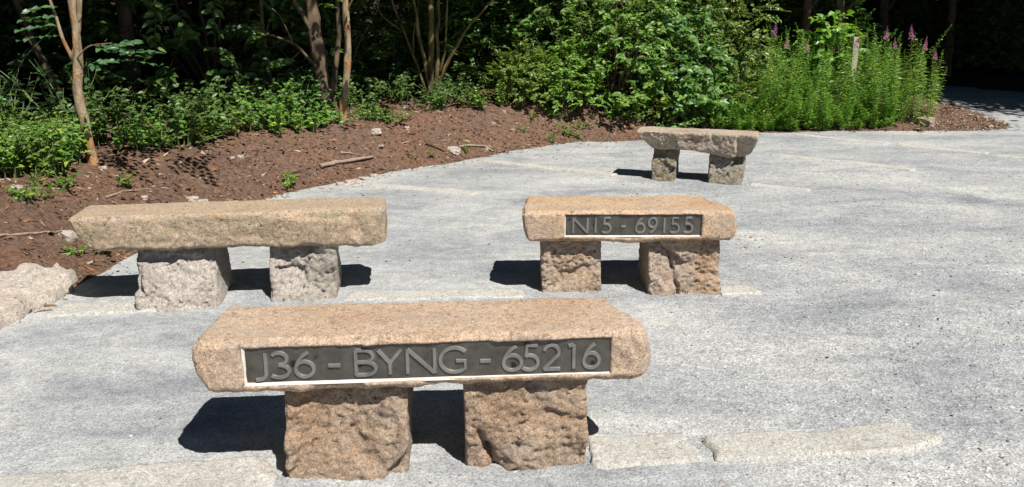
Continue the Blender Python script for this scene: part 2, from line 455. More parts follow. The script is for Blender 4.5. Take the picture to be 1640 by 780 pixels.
def gz(P):
    P3 = np.column_stack([P, np.zeros(len(P))])
    r = np.hypot(P[:, 0], P[:, 1] - 6)
    return (0.012 * pn(P3, 0.9, 2) + 0.006 * fbm(P3, 3.1, 3, 4)) * sstep(26, 14, r)
gx = np.concatenate([[-900, -300, -120, -60, -30, -18, -12], np.arange(-8, 14.01, 0.08), [18, 24, 40, 80, 200, 900]])
gy = np.concatenate([[-900, -200, -60, -20, -8, -3, -1], np.arange(0, 21.01, 0.08), [24, 30, 40, 60, 120, 300, 900]])
tag(obj('gravel_ground', grid_mesh('gravel_ground', gx, gy, gz, M['gravel'])), kind='structure')

def bank_keep(P, Z):
    d = signed(P, EDGE); return (d > -0.25) & (d < 3.4)
tag(obj('mulch_bank', grid_mesh('mulch_bank', np.arange(-7.5, 9.0, 0.05), np.arange(2.0, 16.0, 0.05), wood_height, M['mulch'], bank_keep)), kind='structure')
def floor_z(P):
    z = wood_height(P); d = signed(P, EDGE)
    inb = (P[:, 0] > -7.4) & (P[:, 0] < 8.9) & (P[:, 1] < 15.9) & (d < 3.2)
    return np.where(inb, z - 0.35, z)
tag(obj('woodland_floor', grid_mesh('woodland_floor', np.arange(-60, 60.1, 0.5), np.arange(1, 80, 0.5), floor_z, M['soil'], lambda P, Z: Z > -0.2)), kind='structure')

def edge_pt(s, d):
    """point at arc length s (from the corner near the left bench) and distance d into the bank"""
    E2 = EDGE[2:]; seg = np.diff(E2, axis=0); L = np.hypot(seg[:, 0], seg[:, 1]); cs = np.concatenate([[0], np.cumsum(L)])
    k = int(np.clip(np.searchsorted(cs, s) - 1, 0, len(L) - 1)); t = (s - cs[k]) / L[k]
    p = E2[k] + seg[k] * t; n = np.array([-seg[k][1], seg[k][0]]) / L[k]
    return p + n * d

# ------------------------------------------------------------------ stones
A_ = np.array
def grid_box(us, vs, ws):
    nu, nv, nw = len(us), len(vs), len(ws)
    idx = -np.ones((nu, nv, nw), int)
    I, J, K = np.meshgrid(np.arange(nu), np.arange(nv), np.arange(nw), indexing='ij')
    b = (I == 0) | (I == nu - 1) | (J == 0) | (J == nv - 1) | (K == 0) | (K == nw - 1)
    idx[b] = np.arange(b.sum())
    P = np.column_stack([us[I[b]], vs[J[b]], ws[K[b]]])
    faces = []
    def side(g, flip):
        q = np.stack([g[:-1, :-1], g[1:, :-1], g[1:, 1:], g[:-1, 1:]], -1).reshape(-1, 4)
        faces.append(q[:, ::-1] if flip else q)
    side(idx[:, :, 0], True); side(idx[:, :, -1], False)
    side(idx[:, 0, :], False); side(idx[:, -1, :], True)
    side(idx[0, :, :], True); side(idx[-1, :, :], False)
    return P, np.concatenate(faces)

def facets(p, seed, k, amp, slope, lo, hi):
    r = np.random.default_rng(seed)
    S = r.uniform(lo, hi, (k, 3)); G = r.normal(size=(k, 3)) * slope; O = r.normal(size=k) * amp
    q = p + 0.02 * np.column_stack([fbm(p, 12, 3, seed), fbm(p, 12, 3, seed + 5), fbm(p, 12, 3, seed + 9)])
    d = ((q[:, None] - S[None]) ** 2).sum(-1)
    o = np.argsort(d, 1)[:, :2]; a, b = o[:, 0], o[:, 1]
    r_ = np.arange(len(p))
    w = sstep(-0.010, 0.010, np.sqrt(d[r_, b]) - np.sqrt(d[r_, a])) ; w = np.clip(w, 0.5, 1)
    fa = O[a] + ((p - S[a]) * G[a]).sum(1); fb = O[b] + ((p - S[b]) * G[b]).sum(1)
    return fa * w + fb * (1 - w)

def stone(name, parent, u, v, w, mat, seed, r=0.03, res=0.011, amp=(0.004, 0.004, 0.004), rough=0.0, chip=0.0, recess=None, shape=None, cracks=()):
    """rough stone block; amp = fine relief on (front/back, ends, top); rough = split-face relief on the front; recess = (u0,u1,w0,w1,depth)"""
    def axis(a, b, extra=()):
        g = np.linspace(a, b, max(3, int(round((b - a) / res)) + 1))
        for e in extra:
            g = g[np.abs(g - e) > 0.003]; g = np.concatenate([g, [e - 0.0006, e + 0.0006]])
        return np.sort(g)
    us = axis(*u, (recess[:2] if recess else ())); vs = axis(*v); ws = axis(*w, (recess[2:4] if recess else ()))
    P, q = grid_box(us, vs, ws)
    lo = np.array([u[0], v[0], w[0]]); hi = np.array([u[1], v[1], w[1]])
    inn = np.clip(P, lo + r, hi - r); d = P - inn; n = unit(d)
    B = inn + n * r
    sd = B + np.array([seed * 3.1, seed * 1.7, seed * 0.9])
    a = np.abs(n[:, 1]) * amp[0] + np.abs(n[:, 0]) * amp[1] + np.clip(n[:, 2], 0, 1) * amp[2] + np.clip(-n[:, 2], 0, 1) * amp[0]
    disp = a * (fbm(sd, 9, 5, seed, 0.62) + 0.5 * pn(sd, 3.2, seed + 2))
    # chipped arrises: edges lose material unevenly
    if chip:
        edge = 1 - np.max(np.abs(n), 1)
        disp -= chip * np.clip(edge / 0.29, 0, 1) * np.clip(0.35 + fbm(sd, 7, 4, seed + 20, 0.6), 0, 1.4)
    push = np.zeros(len(P)); fade = sstep(0.11, 0.0, P[:, 1] - v[0])      # split-face relief also carries the near part of the sides
    if rough:
        F = P.copy(); F[:, 1] = v[0]; fs = F + np.array([seed * 3.1, seed * 1.7, seed * 0.9])
        def relief(q, qs):
            return facets(q, seed + 40, 12, 0.22 * rough, 0.15 * min(1, rough / 0.03) ** 2, lo, hi) + rough * (0.50 * pn(qs, 5, seed + 7) + 0.30 * pn(qs * A_([1, 1, 1.5]), 13, seed + 8) - 0.55 * np.abs(pn(qs * A_([1, 1, 1.6]), 21, seed + 31)) - 0.34 * np.abs(pn(qs, 44, seed + 33)) + 0.12 * pn(qs, 80, seed + 35) + 0.25)
        push += relief(F, fs) * fade
        side = np.clip(np.abs(n[:, 0]), 0, 1) * 0.18 + np.clip(n[:, 1], 0, 1) * 0.4
        disp += relief(P, sd) * side
    for (a0, b0, a1, b1_, wid, dep) in cracks:
        ab = A_([a1 - a0, b1_ - b0]); q2 = P[:, [0, 2]] - A_([a0, b0]) + 0.012 * np.column_stack([pn(sd, 16, 71), pn(sd, 16, 72)])
        tt = np.clip((q2 @ ab) / (ab @ ab), 0, 1); dist = np.linalg.norm(q2 - tt[:, None] * ab, axis=1)
        push -= dep * np.exp(-(dist / wid) ** 2) * fade
    B = B + n * disp[:, None]
    B[:, 1] -= push
    if shape: B = shape(B, P)
    if recess:
        u0, u1, w0, w1, dep = recess
        m = (P[:, 1] <= v[0] + 1e-9) & (P[:, 0] > u0) & (P[:, 0] < u1) & (P[:, 2] > w0) & (P[:, 2] < w1)
        B[m, 0] = P[m, 0]; B[m, 2] = P[m, 2]; B[m, 1] = v[0] + dep
        near = (P[:, 1] <= v[0] + 1e-9) & ~m & (P[:, 0] > u0 - .01) & (P[:, 0] < u1 + .01) & (P[:, 2] > w0 - .01) & (P[:, 2] < w1 + .01)
        B[near, 1] = np.minimum(B[near, 1], v[0] + 0.006)
    return obj(name, mesh_np(name, B, [q], mat, True), parent)

def arc(cx, cy, rx, ry, a0, a1, n=18):
    t = np.radians(np.linspace(a0, a1, n)); return np.column_stack([cx + rx * np.cos(t), cy + ry * np.sin(t)])
def bez(p0, p1, p2, n=10):
    t = np.linspace(0, 1, n)[:, None]; p0, p1, p2 = map(np.array, (p0, p1, p2))
    return (1 - t) ** 2 * p0 + 2 * t * (1 - t) * p1 + t ** 2 * p2
GLYPH = {
    'J': [np.vstack([[(0.9, 1), (0.9, 0.3)], bez((0.9, 0.2), (0.9, -0.08), (0.05, -0.07))])],
    '3': [arc(.40, .755, .46, .245, 145, -90), arc(.38, .255, .58, .255, 90, -140)],
    '6': [arc(.5, .31, .5, .31, 0, 360, 28), bez((0.02, .36), (.12, .78), (.74, 1.0))],
    '9': [arc(.5, .69, .5, .31, 0, 360, 28), bez((0.98, .64), (.88, .22), (.26, 0.0))],
    '5': [A_([(.92, 1), (.24, 1), (.16, .56)]), np.vstack([[(.16, .56)], arc(.38, .30, .58, .30, 100, -140)])],
    '2': [np.vstack([arc(.46, .70, .44, .30, 165, -25), [(0.0, 0.0)]]), A_([(0, 0), (1, 0)])],
    '1': [A_([(.75, 1), (.75, 0)]), A_([(.75, 1), (.1, .94)])],
    'I': [A_([(.5, 1), (.5, 0)])],
    'B': [A_([(0, 0), (0, 1)]), np.vstack([[(0, 1), (.45, 1)], arc(.45, .76, .42, .24, 90, -90), [(0, .52)]]), np.vstack([[(0, .52), (.48, .52)], arc(.48, .26, .52, .26, 90, -90), [(0, 0)]])],
    'Y': [A_([(0, 1), (.5, .45)]), A_([(1, 1), (.5, .45)]), A_([(.5, .45), (.5, 0)])],
    'N': [A_([(0, 0), (0, 1)]), A_([(0, 1), (1, 0)]), A_([(1, 0), (1, 1)])],
    'G': [arc(.56, .5, .56, .5, 42, 318, 30), A_([(.97, .12), (.97, .46), (.62, .46)])],
    '-': [A_([(0, .42), (1, .42)])],
}
def letter(parent, ch, x0, x1, z0, cap, y, k):
    g = Geo(); sw = cap * 0.075
    for si, s in enumerate(GLYPH[ch]):
        p = np.column_stack([x0 + s[:, 0] * (x1 - x0), z0 + s[:, 1] * cap])
        closed = np.allclose(p[0], p[-1])
        t = unit(np.gradient(p, axis=0))
        if closed: t[0] = t[-1] = unit(p[1] - p[-2])
        nn = np.column_stack([-t[:, 1], t[:, 0]])
        hgt = 0.0062 + 0.0003 * si
        v = []
        for off, h in ((1.15, -0.001), (0.75, hgt), (-0.75, hgt), (-1.15, -0.001)):
            c = p + nn * sw * off
            v.append(np.column_stack([c[:, 0], np.full(len(c), y - h), c[:, 1]]))
        v = np.stack(v, 1).reshape(-1, 3); n = len(p)
        i = np.arange(n - 1)[:, None] * 4
        q = np.concatenate([i + A_([[a, a + 1, a + 5, a + 4]]) for a in range(3)])
        caps = [] if closed else [A_([[0, 3, 2, 1]]), A_([[4 * n - 4, 4 * n - 3, 4 * n - 2, 4 * n - 1]])]
        g.add(v, [q] + caps)
    return obj('letter', g.mesh('letter', M['bronze_hi']), parent)

def plaque(bench, seat, u0, u1, w0, w1, v0, dep, text, cap, zbase):
    d = 0.004
    g = Geo()
    P, q = grid_box(np.linspace(u0 + .002, u1 - .002, 40), np.array([v0 + dep - .004, v0 + dep + .01]), np.linspace(w0 + .002, w1 - .002, 8))
    P[:, 1] += np.where(P[:, 1] < v0 + dep, 0.0008 * pn(P, 9, 3), 0)
    g.add(P, [q])
    p = obj('plaque', g.mesh('plaque', M['bronze'], False), bench)
    for k, (ch, a, b) in enumerate(text):
        letter(p, ch, a, b, zbase, cap, v0 + dep - .004, k)
    # pale mortar fillet that beds the plaque along the sill and sides
    f = Geo()
    def strip(a, b, nrm):
        n = 30; t = np.linspace(0, 1, n)[:, None]; c = np.array(a) + (np.array(b) - np.array(a)) * t; nr = np.array(nrm)
        wob = 0.0018 * pn(np.column_stack([c, np.zeros(n)]), 30, 2)[:, None]
        inn = c + nr * (0.0065 + wob); out = c - nr * 0.003
        v = np.concatenate([np.column_stack([inn[:, 0], np.full(n, v0 + dep - .0035), inn[:, 1]]), np.column_stack([out[:, 0], np.full(n, v0 + .001), out[:, 1]]),
                            np.column_stack([out[:, 0], np.full(n, v0 + dep + .004), out[:, 1]])])
        i = np.arange(n - 1)[:, None]
        f.add(v, [np.concatenate([i + A_([[0, 1, n + 1, n]]), i + A_([[n, n + 1, 2 * n + 1, 2 * n]])])])
    strip((u0, w0), (u1, w0), (0, 1)); strip((u0, w0), (u0, w1), (1, 0))
    obj('mortar_edge', f.mesh('mortar_edge', M['mortar']), p)
    return p

# ---- front bench
def shape_front(B, P):
    u, v, w = B.T
    # rounded ends in plan and elevation, lower left corner knocked off
    dl = np.clip((w - 0.34) / 0.2, 0, 1)
    B[:, 0] += np.where(u < -0.70, (-0.70 - u) / 0.12 * (0.05 * (1 - dl) ** 3 + 0.03 * sstep(0.15, 0.4, v)), 0)
    B[:, 0] -= np.where(u > 0.74, (u - 0.74) / 0.14 * (0.045 * (1 - dl) ** 2 + 0.06 * dl ** 2.5 + 0.13 * sstep(0.08, 0.42, v) + 0.03 * sstep(0.06, 0.0, v)), 0)
    B[:, 2] += 0.006 * np.sin(u * 4.1) * (1 - dl)
    return B
b1 = thing('stone_bench', (-0.325, 2.80, 0), math.radians(4.4), label='tan granite bench with a long bronze plaque reading J36 - BYNG - 65216', cat='bench', group='granite benches on the gravel')
seat = stone('seat', b1, (-0.80, 0.868), (0.0, 0.40), (0.34, 0.54), M['g_front'], 11, r=0.030, res=0.010, amp=(0.006, 0.010, 0.0022), rough=0.009, chip=0.014, recess=(-0.625, 0.69, 0.372, 0.512, 0.014), shape=shape_front)
def sh_taper(lean, bulge, top):
    def f(B, P):
        t = np.clip(B[:, 2] / 0.34, -0.2, 1)
        fr = np.clip(1 - (P[:, 1] - P[:, 1].min()) / 0.25, 0, 1)
        B[:, 1] += fr * (top * t - bulge * (1 - t))
        B[:, 0] += lean * t
        return B
    return f
stone('support', b1, (-0.50, -0.055), (0.035, 0.36), (-0.10, 0.352), M['g_front_b'], 12, r=0.012, res=0.0075, amp=(.004, .004, .003), rough=0.030, chip=0.008, shape=sh_taper(-0.005, 0.05, 0.03))
stone('support', b1, (0.155, 0.605), (0.035, 0.36), (-0.10, 0.352), M['g_front_b'], 13, r=0.012, res=0.0075, amp=(.004, .004, .003), rough=0.034, chip=0.008, shape=sh_taper(0.0, 0.035, 0.03), cracks=[(.20, .14, .235, .07, .012, .03), (.235, .07, .275, -.02, .016, .04)])
def fx(px): return -0.63 + (px - 394) / 585 * 1.32
t1 = [('J', 413, 432), ('3', 440, 467), ('6', 476, 504), ('-', 527, 546), ('B', 570, 601), ('Y', 605, 642), ('N', 651, 694), ('G', 703, 744), ('-', 767, 784), ('6', 804, 833), ('5', 836, 861), ('2', 869, 896), ('1', 908, 921), ('6', 934, 959)]
plaque(b1, seat, -0.625, 0.69, 0.372, 0.512, 0.0, 0.014, [(c, fx(a), fx(b)) for c, a, b in t1], 0.094, 0.396)

# ---- left bench
def shape_left(B, P):
    u, v, w = B.T
    dl = np.clip((w - 0.33) / 0.21, 0, 1)
    B[:, 0] += np.where(u < -0.75, (-0.75 - u) / 0.14 * (0.09 * (1 - dl) ** 1.5), 0)
    B[:, 2] += (1 - dl) * (0.022 - 0.03 * (u + 0.885) / 1.77 + 0.02 * sstep(-0.72, -0.9, u) + 0.02 * sstep(0.78, 0.9, u))
    return B
b2 = thing('stone_bench', (-1.620, 4.71, 0), math.radians(8.2), label='long lichened granite bench without a plaque, beside the mulch bank', cat='bench', group='granite benches on the gravel')
stone('seat', b2, (-0.885, 0.885), (0.0, 0.36), (0.32, 0.54), M['g_left'], 21, r=0.025, res=0.011, amp=(0.007, 0.008, 0.003), rough=0.014, chip=0.010, shape=shape_left)
stone('support', b2, (-0.54, -0.09), (0.07, 0.36), (-0.10, 0.352), M['g_left_b'], 22, r=0.012, res=0.011, rough=0.055, chip=0.016, shape=sh_taper(-0.03, 0.16, 0.02))
stone('support', b2, (0.195, 0.585), (0.06, 0.36), (-0.10, 0.345), M['g_left_b'], 23, r=0.012, res=0.011, rough=0.050, chip=0.014, shape=sh_taper(-0.01, 0.10, 0.03))

# ---- right bench
def shape_right(B, P):
    u, v, w = B.T
    dl = np.clip((w - 0.335) / 0.185, 0, 1)
    B[:, 0] -= np.where(u > 0.50, (u - 0.50) / 0.15 * (0.05 * (1 - dl) ** 2 + 0.05 * dl ** 2 + 0.14 * sstep(0.1, 0.45, v)), 0)
    B[:, 0] += np.where(u < -0.55, (-0.55 - u) / 0.1 * (0.03 * (1 - dl) ** 2 + 0.04 * sstep(0.05, 0.45, v)), 0)
    B[:, 2] -= (1 - dl) * 0.016 * np.exp(-((u + 0.02) / 0.1) ** 2)
    return B
b3 = thing('stone_bench', (0.712, 4.84, 0), math.radians(0.5), label='orange granite bench with a short bronze plaque reading N15 - 69155', cat='bench', group='granite benches on the gravel')
seat3 = stone('seat', b3, (-0.655, 0.655), (0.0, 0.45), (0.335, 0.52), M['g_right'], 31, r=0.026, res=0.010, amp=(0.005, 0.008, 0.003), rough=0.008, chip=0.012, recess=(-0.40, 0.415, 0.366, 0.500, 0.013), shape=shape_right)
stone('support', b3, (-0.53, -0.165), (0.06, 0.40), (-0.10, 0.347), M['g_right_b'], 32, r=0.010, res=0.0075, rough=0.034, chip=0.008, shape=sh_taper(0.0, 0.02, 0.02))
stone('support', b3, (0.115, 0.55), (0.05, 0.40), (-0.10, 0.347), M['g_right_b'], 33, r=0.010, res=0.0075, rough=0.034, chip=0.010, shape=sh_taper(0.0, 0.04, 0.02), cracks=[(.225, .29, .262, .15, .010, .035), (.262, .15, .285, -.02, .010, .03)])
def rx(c): return -0.40 + (c - 263) / 889 * 0.815
t3 = [('N', 318, 410), ('I', 445, 480), ('5', 508, 562), ('-', 628, 658), ('6', 724, 780), ('9', 805, 858), ('I', 890, 925), ('5', 950, 1005), ('5', 1037, 1092)]
plaque(b3, seat3, -0.40, 0.415, 0.366, 0.500, 0.0, 0.013, [(c, rx(a), rx(b)) for c, a, b in t3], 0.090, 0.388)

# ---- far bench
def shape_far(B, P):
    u, v, w = B.T
    dl = np.clip((w - 0.30) / 0.2, 0, 1); low = (1 - dl)
    B[:, 0] += np.where(u < -0.30, (-0.30 - u) / 0.3 * 0.17 * low ** 1.2, 0)
    B[:, 0] -= np.where(u > 0.35, (u - 0.35) / 0.25 * 0.055 * low ** 2, 0)
    B[:, 2] += low * (0.012 - 0.045 * sstep(-0.1, 0.35, u) + 0.05 * sstep(0.42, 0.6, u))
    B[:, 1] += low * 0.05 * sstep(0.22, 0.0, v)
    return B
b4 = thing('stone_bench', (1.815, 8.34, 0), math.radians(-18.5), label='rough split granite bench with pointed seat ends, standing apart near the mulch edge', cat='bench', group='granite benches on the gravel')
stone('seat', b4, (-0.60, 0.60), (0.0, 0.36), (0.30, 0.50), M['g_far'], 41, r=0.018, res=0.011, amp=(0.007, 0.012, 0.003), rough=0.026, chip=0.010, shape=shape_far)
stone('support', b4, (-0.43, -0.185), (0.10, 0.36), (-0.10, 0.345), M['g_far_b'], 42, r=0.012, res=0.011, rough=0.040, chip=0.01, shape=sh_taper(0.0, 0.07, 0.03))
stone('support', b4, (0.14, 0.475), (0.12, 0.36), (-0.10, 0.315), M['g_far_b'], 43, r=0.012, res=0.011, rough=0.050, chip=0.012, shape=sh_taper(0.0, 0.10, 0.04))

# ---- stones set flush in the gravel
def flush_stone(name, poly, top, seed, mat, label, cat='stone', group=None, relief=0.010, dome=0.0, base=-0.12):
    """irregular slab from a plan outline (world metres), mostly buried"""
    poly = np.asarray(poly, float); c = poly.mean(0)
    m = 160; per = np.vstack([poly, poly[:1]]); L = np.concatenate([[0], np.cumsum(np.hypot(*np.diff(per, axis=0).T))])
    s = np.linspace(0, L[-1], m, endpoint=False)
    ring = np.column_stack([np.interp(s, L, per[:, 0]), np.interp(s, L, per[:, 1])])
    r3 = np.column_stack([ring, np.zeros(m)])
    size = np.ptp(poly, axis=0).min()
    out = unit(ring - c)
    ring = ring + out * (min(0.03, size * 0.12) * fbm(r3, 6, 4, seed))[:, None]
    # rings from the rim inwards
    a = np.array([0.0, 0.03, 0.07, 0.13, 0.2, 0.3, 0.42, 0.55, 0.7, 0.85])
    V = [np.column_stack([ring, np.full(m, base)])]
    for k, f in enumerate(a):
        p = ring + (c - ring) * f
        z = top - (top + 0.012 if k == 0 else 0) + (0.0 if k == 0 else relief * fbm(np.column_stack([p, np.zeros(m)]), 4.5, 5, seed + 3)) + dome * sstep(0, 0.5, f)
        V.append(np.column_stack([p, np.broadcast_to(z, (m,))]))
    V.append(np.array([[c[0], c[1], top + dome]]))
    V = np.vstack(V); V[:, :2] -= c
    fs = []; j = np.arange(m); j2 = (j + 1) % m
    for k in range(len(a)):
        fs.append(np.stack([k * m + j, k * m + j2, (k + 1) * m + j2, (k + 1) * m + j], 1))
    k = len(a) * m
    o = obj(name, mesh_np(name, V, fs + [np.stack([k + j, k + j2, np.full(m, len(V) - 1)], 1)], mat, True), None, (c[0], c[1], 0))
    return tag(o, label, cat, group)
GS = 'stones set flush in the gravel'
flush_stone('paving_stone', [(-2.75, 2.62), (-1.87, 2.745), (-0.93, 2.90), (-0.86, 2.79), (-0.845, 2.56), (-1.8, 2.46), (-2.7, 2.33)], 0.016, 3, M['slab'], 'long pale slab running from the left support of the J36 bench', group=GS, relief=0.006)
flush_stone('paving_stone', [(0.31, 3.035), (0.70, 3.06), (0.745, 2.875), (0.30, 2.80)], 0.021, 4, M['slab'], 'short pale slab touching the right support of the J36 bench', group=GS, relief=0.009)
flush_stone('paving_stone', [(0.755, 3.02), (1.25, 3.10), (1.62, 3.15), (1.72, 3.02), (1.58, 2.93), (1.12, 2.875), (0.76, 2.865)], 0.027, 5, M['slab'], 'long pale slab with a pinkish front edge, second out from the J36 bench', group=GS, relief=0.012)
flush_stone('paving_stone', [(-2.62, 4.64), (-2.10, 4.665), (-2.03, 4.53), (-2.62, 4.44)], 0.020, 6, M['slab'], 'pale slab beside the left support of the long lichened bench', group=GS, relief=0.007)
flush_stone('paving_stone', [(-0.98, 4.86), (0.08, 4.92), (0.08, 4.78), (-1.0, 4.72)], 0.017, 7, M['slab'], 'pale slab lying between the lichened bench and the N15 bench', group=GS, relief=0.008)
flush_stone('paving_stone', [(1.27, 4.95), (1.45, 4.99), (1.52, 4.85), (1.26, 4.82)], 0.02, 8, M['slab'], 'small pale stone at the foot of the N15 bench', group=GS, relief=0.008)
def edging(p0, p1, w, seed, label):
    p0 = A_(p0); p1 = A_(p1); d = unit(p1 - p0); n = A_([-d[1], d[0]]) * w / 2
    flush_stone('edging_stone', [p0 + n, (p0 + p1) / 2 + n * 1.1, p1 + n, p1 - n, (p0 + p1) / 2 - n, p0 - n], 0.013, seed, M['slab'], label, group='pale edging stones flush with the gravel', relief=0.010)
edging((-0.38, 9.62), (1.10, 8.72), 0.13, 9, 'pale edging stone pointing from the mulch edge to the rough split bench')
edging((-1.42, 8.20), (-0.32, 7.78), 0.13, 10, 'pale edging stone behind the gap between the two middle benches')
edging((2.36, 8.22), (2.85, 7.92), 0.10, 11, 'short pale edging stone beyond the right support of the rough split bench')
edging((3.18, 9.96), (3.75, 9.55), 0.12, 12, 'pale edging stone lying out on open gravel, inner line')
edging((3.80, 9.52), (4.35, 9.0), 0.16, 13, 'pale edging stone ending the inner line on open gravel')
edging((3.95, 11.75), (4.9, 10.9), 0.13, 14, 'pale edging stone starting just below the flowering herbs')
edging((4.95, 10.85), (5.75, 10.1), 0.13, 15, 'pale edging stone in the middle of the outer line on open gravel')
edging((5.8, 10.0), (6.35, 9.45), 0.15, 16, 'pinkish edging stone ending the outer line on open gravel')
flush_stone('flat_rock', [(-3.9, 4.05), (-3.75, 4.75), (-3.35, 5.15), (-3.0, 5.28), (-2.80, 5.16), (-2.70, 4.95), (-2.72, 4.6), (-2.76, 4.1), (-2.8, 3.7)], 0.09, 17, M['rock'], 'broad pale flat rock at the foot of the mulch bank by the gravel edge', cat='rock', relief=0.04, dome=0.025)

def small_rock(x, y, s, seed, label, mat=None, squash=0.6, group=None, z=None):
    v = []; n = 12; m = 9
    r = np.random.default_rng(seed); ax = r.uniform(0.7, 1.35, 3)
    for i in range(m):
        ph = math.pi * i / (m - 1)
        for j in range(n):
            th = 2 * math.pi * j / n
            v.append((math.sin(ph) * math.cos(th), math.sin(ph) * math.sin(th), math.cos(ph)))
    v = np.array(v); v = v / np.maximum(np.abs(v).max(1, keepdims=True), 0.72) * 0.85
    v = v * (1 + 0.25 * fbm(v + seed, 1.3, 4, seed))[:, None] * ax * s * A_([1, 1, squash])
    i = np.arange((m - 1) * n); a = i // n; b = i % n; b2_ = (b + 1) % n
    o = obj('rock', mesh_np('rock', v, [np.stack([a * n + b, (a + 1) * n + b, (a + 1) * n + b2_, a * n + b2_], 1)], mat or M['rock'], False), None, (x, y, (H(x, y) if z is None else z) + s * squash * 0.15), r.uniform(0, 6))
    return tag(o, label, 'rock', group)

# ------------------------------------------------------------------ loose stuff: chippings, bark, dry leaves
rg = np.random.default_rng(5)
def scatter_tets(name, P, size, mat, flat=0.5, long=1.0):
    """tiny angular pieces, one object"""
    n = len(P); r = np.random.default_rng(len(P))
    base = A_([(-1, -.6, -.5), (1, -.5, -.5), (.1, .9, -.5), (-.5, -.2, .6), (.6, .1, .5)])
    faces = A_([(0, 2, 1), (0, 1, 4), (0, 4, 3), (1, 2, 4), (2, 3, 4), (2, 0, 3)])
    s = base[None] * r.uniform(0.6, 1.3, (n, 5, 3)) * A_([long, 1, flat]) * np.broadcast_to(size, (n,))[:, None, None]
    th = r.uniform(0, 6.283, n); c, q = np.cos(th)[:, None], np.sin(th)[:, None]
    x = s[..., 0] * c - s[..., 1] * q; y = s[..., 0] * q + s[..., 1] * c
    tl = r.normal(size=(n, 2)) * 0.35
    z = s[..., 2] + x * tl[:, :1] + y * tl[:, 1:]
    v = np.stack([x, y, z], -1) + P[:, None]
    f = (np.arange(n) * 5)[:, None, None] + faces[None]
    return obj(name, mesh_np(name, v.reshape(-1, 3), [f.reshape(-1, 3)], mat))
# chippings on the gravel, denser to the right
n = 30000
yy = 2.2 + 7.5 * rg.random(n) ** 1.9; xx = (rg.random(n) - 0.5) * 1.36 * (yy + 0.8)
P2 = np.column_stack([xx, yy]); dn = pn(np.column_stack([P2, np.zeros(n)]), 0.9, 8)
keep = rg.random(n) < np.clip(0.12 + 0.35 * (xx - 0.4) + 0.45 * dn, 0.05, 1)
keep &= signed(P2, EDGE) < -0.02
P2 = P2[keep]
tag(scatter_tets('loose_chippings', np.column_stack([P2, gz(P2) + 0.001]), (rg.gamma(3, 0.0013, len(P2)) + 0.0014) * np.interp(P2[:, 0], [0, 2.0], [0.8, 1.1]), M['grit'], 0.6), 'loose grey stone chippings scattered over the gravel', 'gravel', kind='stuff')
# bark chips on the bank
n = 95000
P2 = np.column_stack([rg.uniform(-6, 8, n), rg.uniform(3, 14.5, n)]); d = signed(P2, EDGE)
P2 = P2[(d > -0.22 * rg.random(n) ** 3) & (d < 1.9) & (rg.random(n) < np.where(d < 0, 0.5, 1.0))]
zz = np.maximum(wood_height(P2), gz(P2))
tag(scatter_tets('bark_mulch', np.column_stack([P2, zz + 0.003]), rg.gamma(2.2, 0.0034, len(P2)) + 0.0035, M['chips'], 0.28, 2.4), 'brown bark chips and twigs covering the bank', 'mulch', kind='stuff')
# dry leaves blown on to the gravel near the bank
n = 2600
P2 = np.column_stack([rg.uniform(-3, 3.2, n), rg.uniform(5.2, 11.5, n)]); d = signed(P2, EDGE)
P2 = P2[(d < 0.25) & (rg.random(n) < np.exp(-np.abs(np.minimum(d, 0)) * 2.0) * 0.8 + 0.025)]
P2 = np.vstack([P2, np.column_stack([rg.uniform(-2, 6, 70), rg.uniform(2.6, 11, 70)])]); P2 = P2[signed(P2, EDGE) < .25]
g = Geo(); k = len(P2); a = rg.uniform(0, 6.28, k)
g.leaves(np.column_stack([P2, np.maximum(wood_height(P2), gz(P2)) + 0.006]), np.column_stack([np.cos(a), np.sin(a), rg.normal(0, .15, k)]), np.column_stack([rg.normal(0, .25, (k, 2)), np.ones(k)]), rg.uniform(.015, .04, k), rg.uniform(.01, .025, k), fine=False)
tag(obj('dry_leaves', g.mesh('dry_leaves', M['litter'])), 'small orange dry leaves scattered on the gravel by the bank', 'leaves', kind='stuff')

# ------------------------------------------------------------------ plants
def rdir(r, n, up=0.0):
    v = r.normal(size=(n, 3)); v[:, 2] += up; return unit(v)

def herb(seed, h, stems, leaf, wid, mat, spread=0.25, per=14, droop=0.25, rosette=True):
    """leafy herb: several stems with alternate leaves; returns (stem mesh, leaf mesh)"""
    r = np.random.default_rng(seed); s = Geo(); g = Geo()
    for k in range(stems):
        a = r.uniform(0, 6.28); b = r.uniform(0.15, 1) * spread; hh = h * r.uniform(0.55, 1.0)
        t = np.linspace(0, 1, 7)[:, None]
        base = A_([math.cos(a), math.sin(a), 0]) * b * 0.35
        tip = A_([math.cos(a) * b * 1.3, math.sin(a) * b * 1.3, hh]) + A_([*r.normal(0, .04, 2), 0])
        pts = base + (tip - base) * np.column_stack([t ** 1.6, t ** 1.6, t]) + r.normal(0, .008, (7, 3)) * t
        pts[0, 2] = -0.04
        s.tube(pts, np.linspace(.006, .002, 7) * (0.6 + h), 4)
        m = int(per * (0.6 + 0.6 * r.random()))
        tt = 0.18 + 0.82 * r.random(m) ** 0.8
        P = np.column_stack([np.interp(tt, t[:, 0], pts[:, i]) for i in range(3)])
        an = np.arange(m) * 2.4 + r.uniform(0, 6); D = np.column_stack([np.cos(an), np.sin(an), r.uniform(-.2, .55, m)])
        N = np.column_stack([.25 - .3 * np.cos(an), -.5 - .3 * np.sin(an), np.ones(m)]) + r.normal(0, .3, (m, 3))
        sc = (1.15 - 0.55 * tt) * r.uniform(.6, 1.15, m)
        g.leaves(P, D, N, leaf * sc, wid * sc, 0.15, droop)
    return s.mesh('stems', M['stem']), g.mesh('leaves', mat)

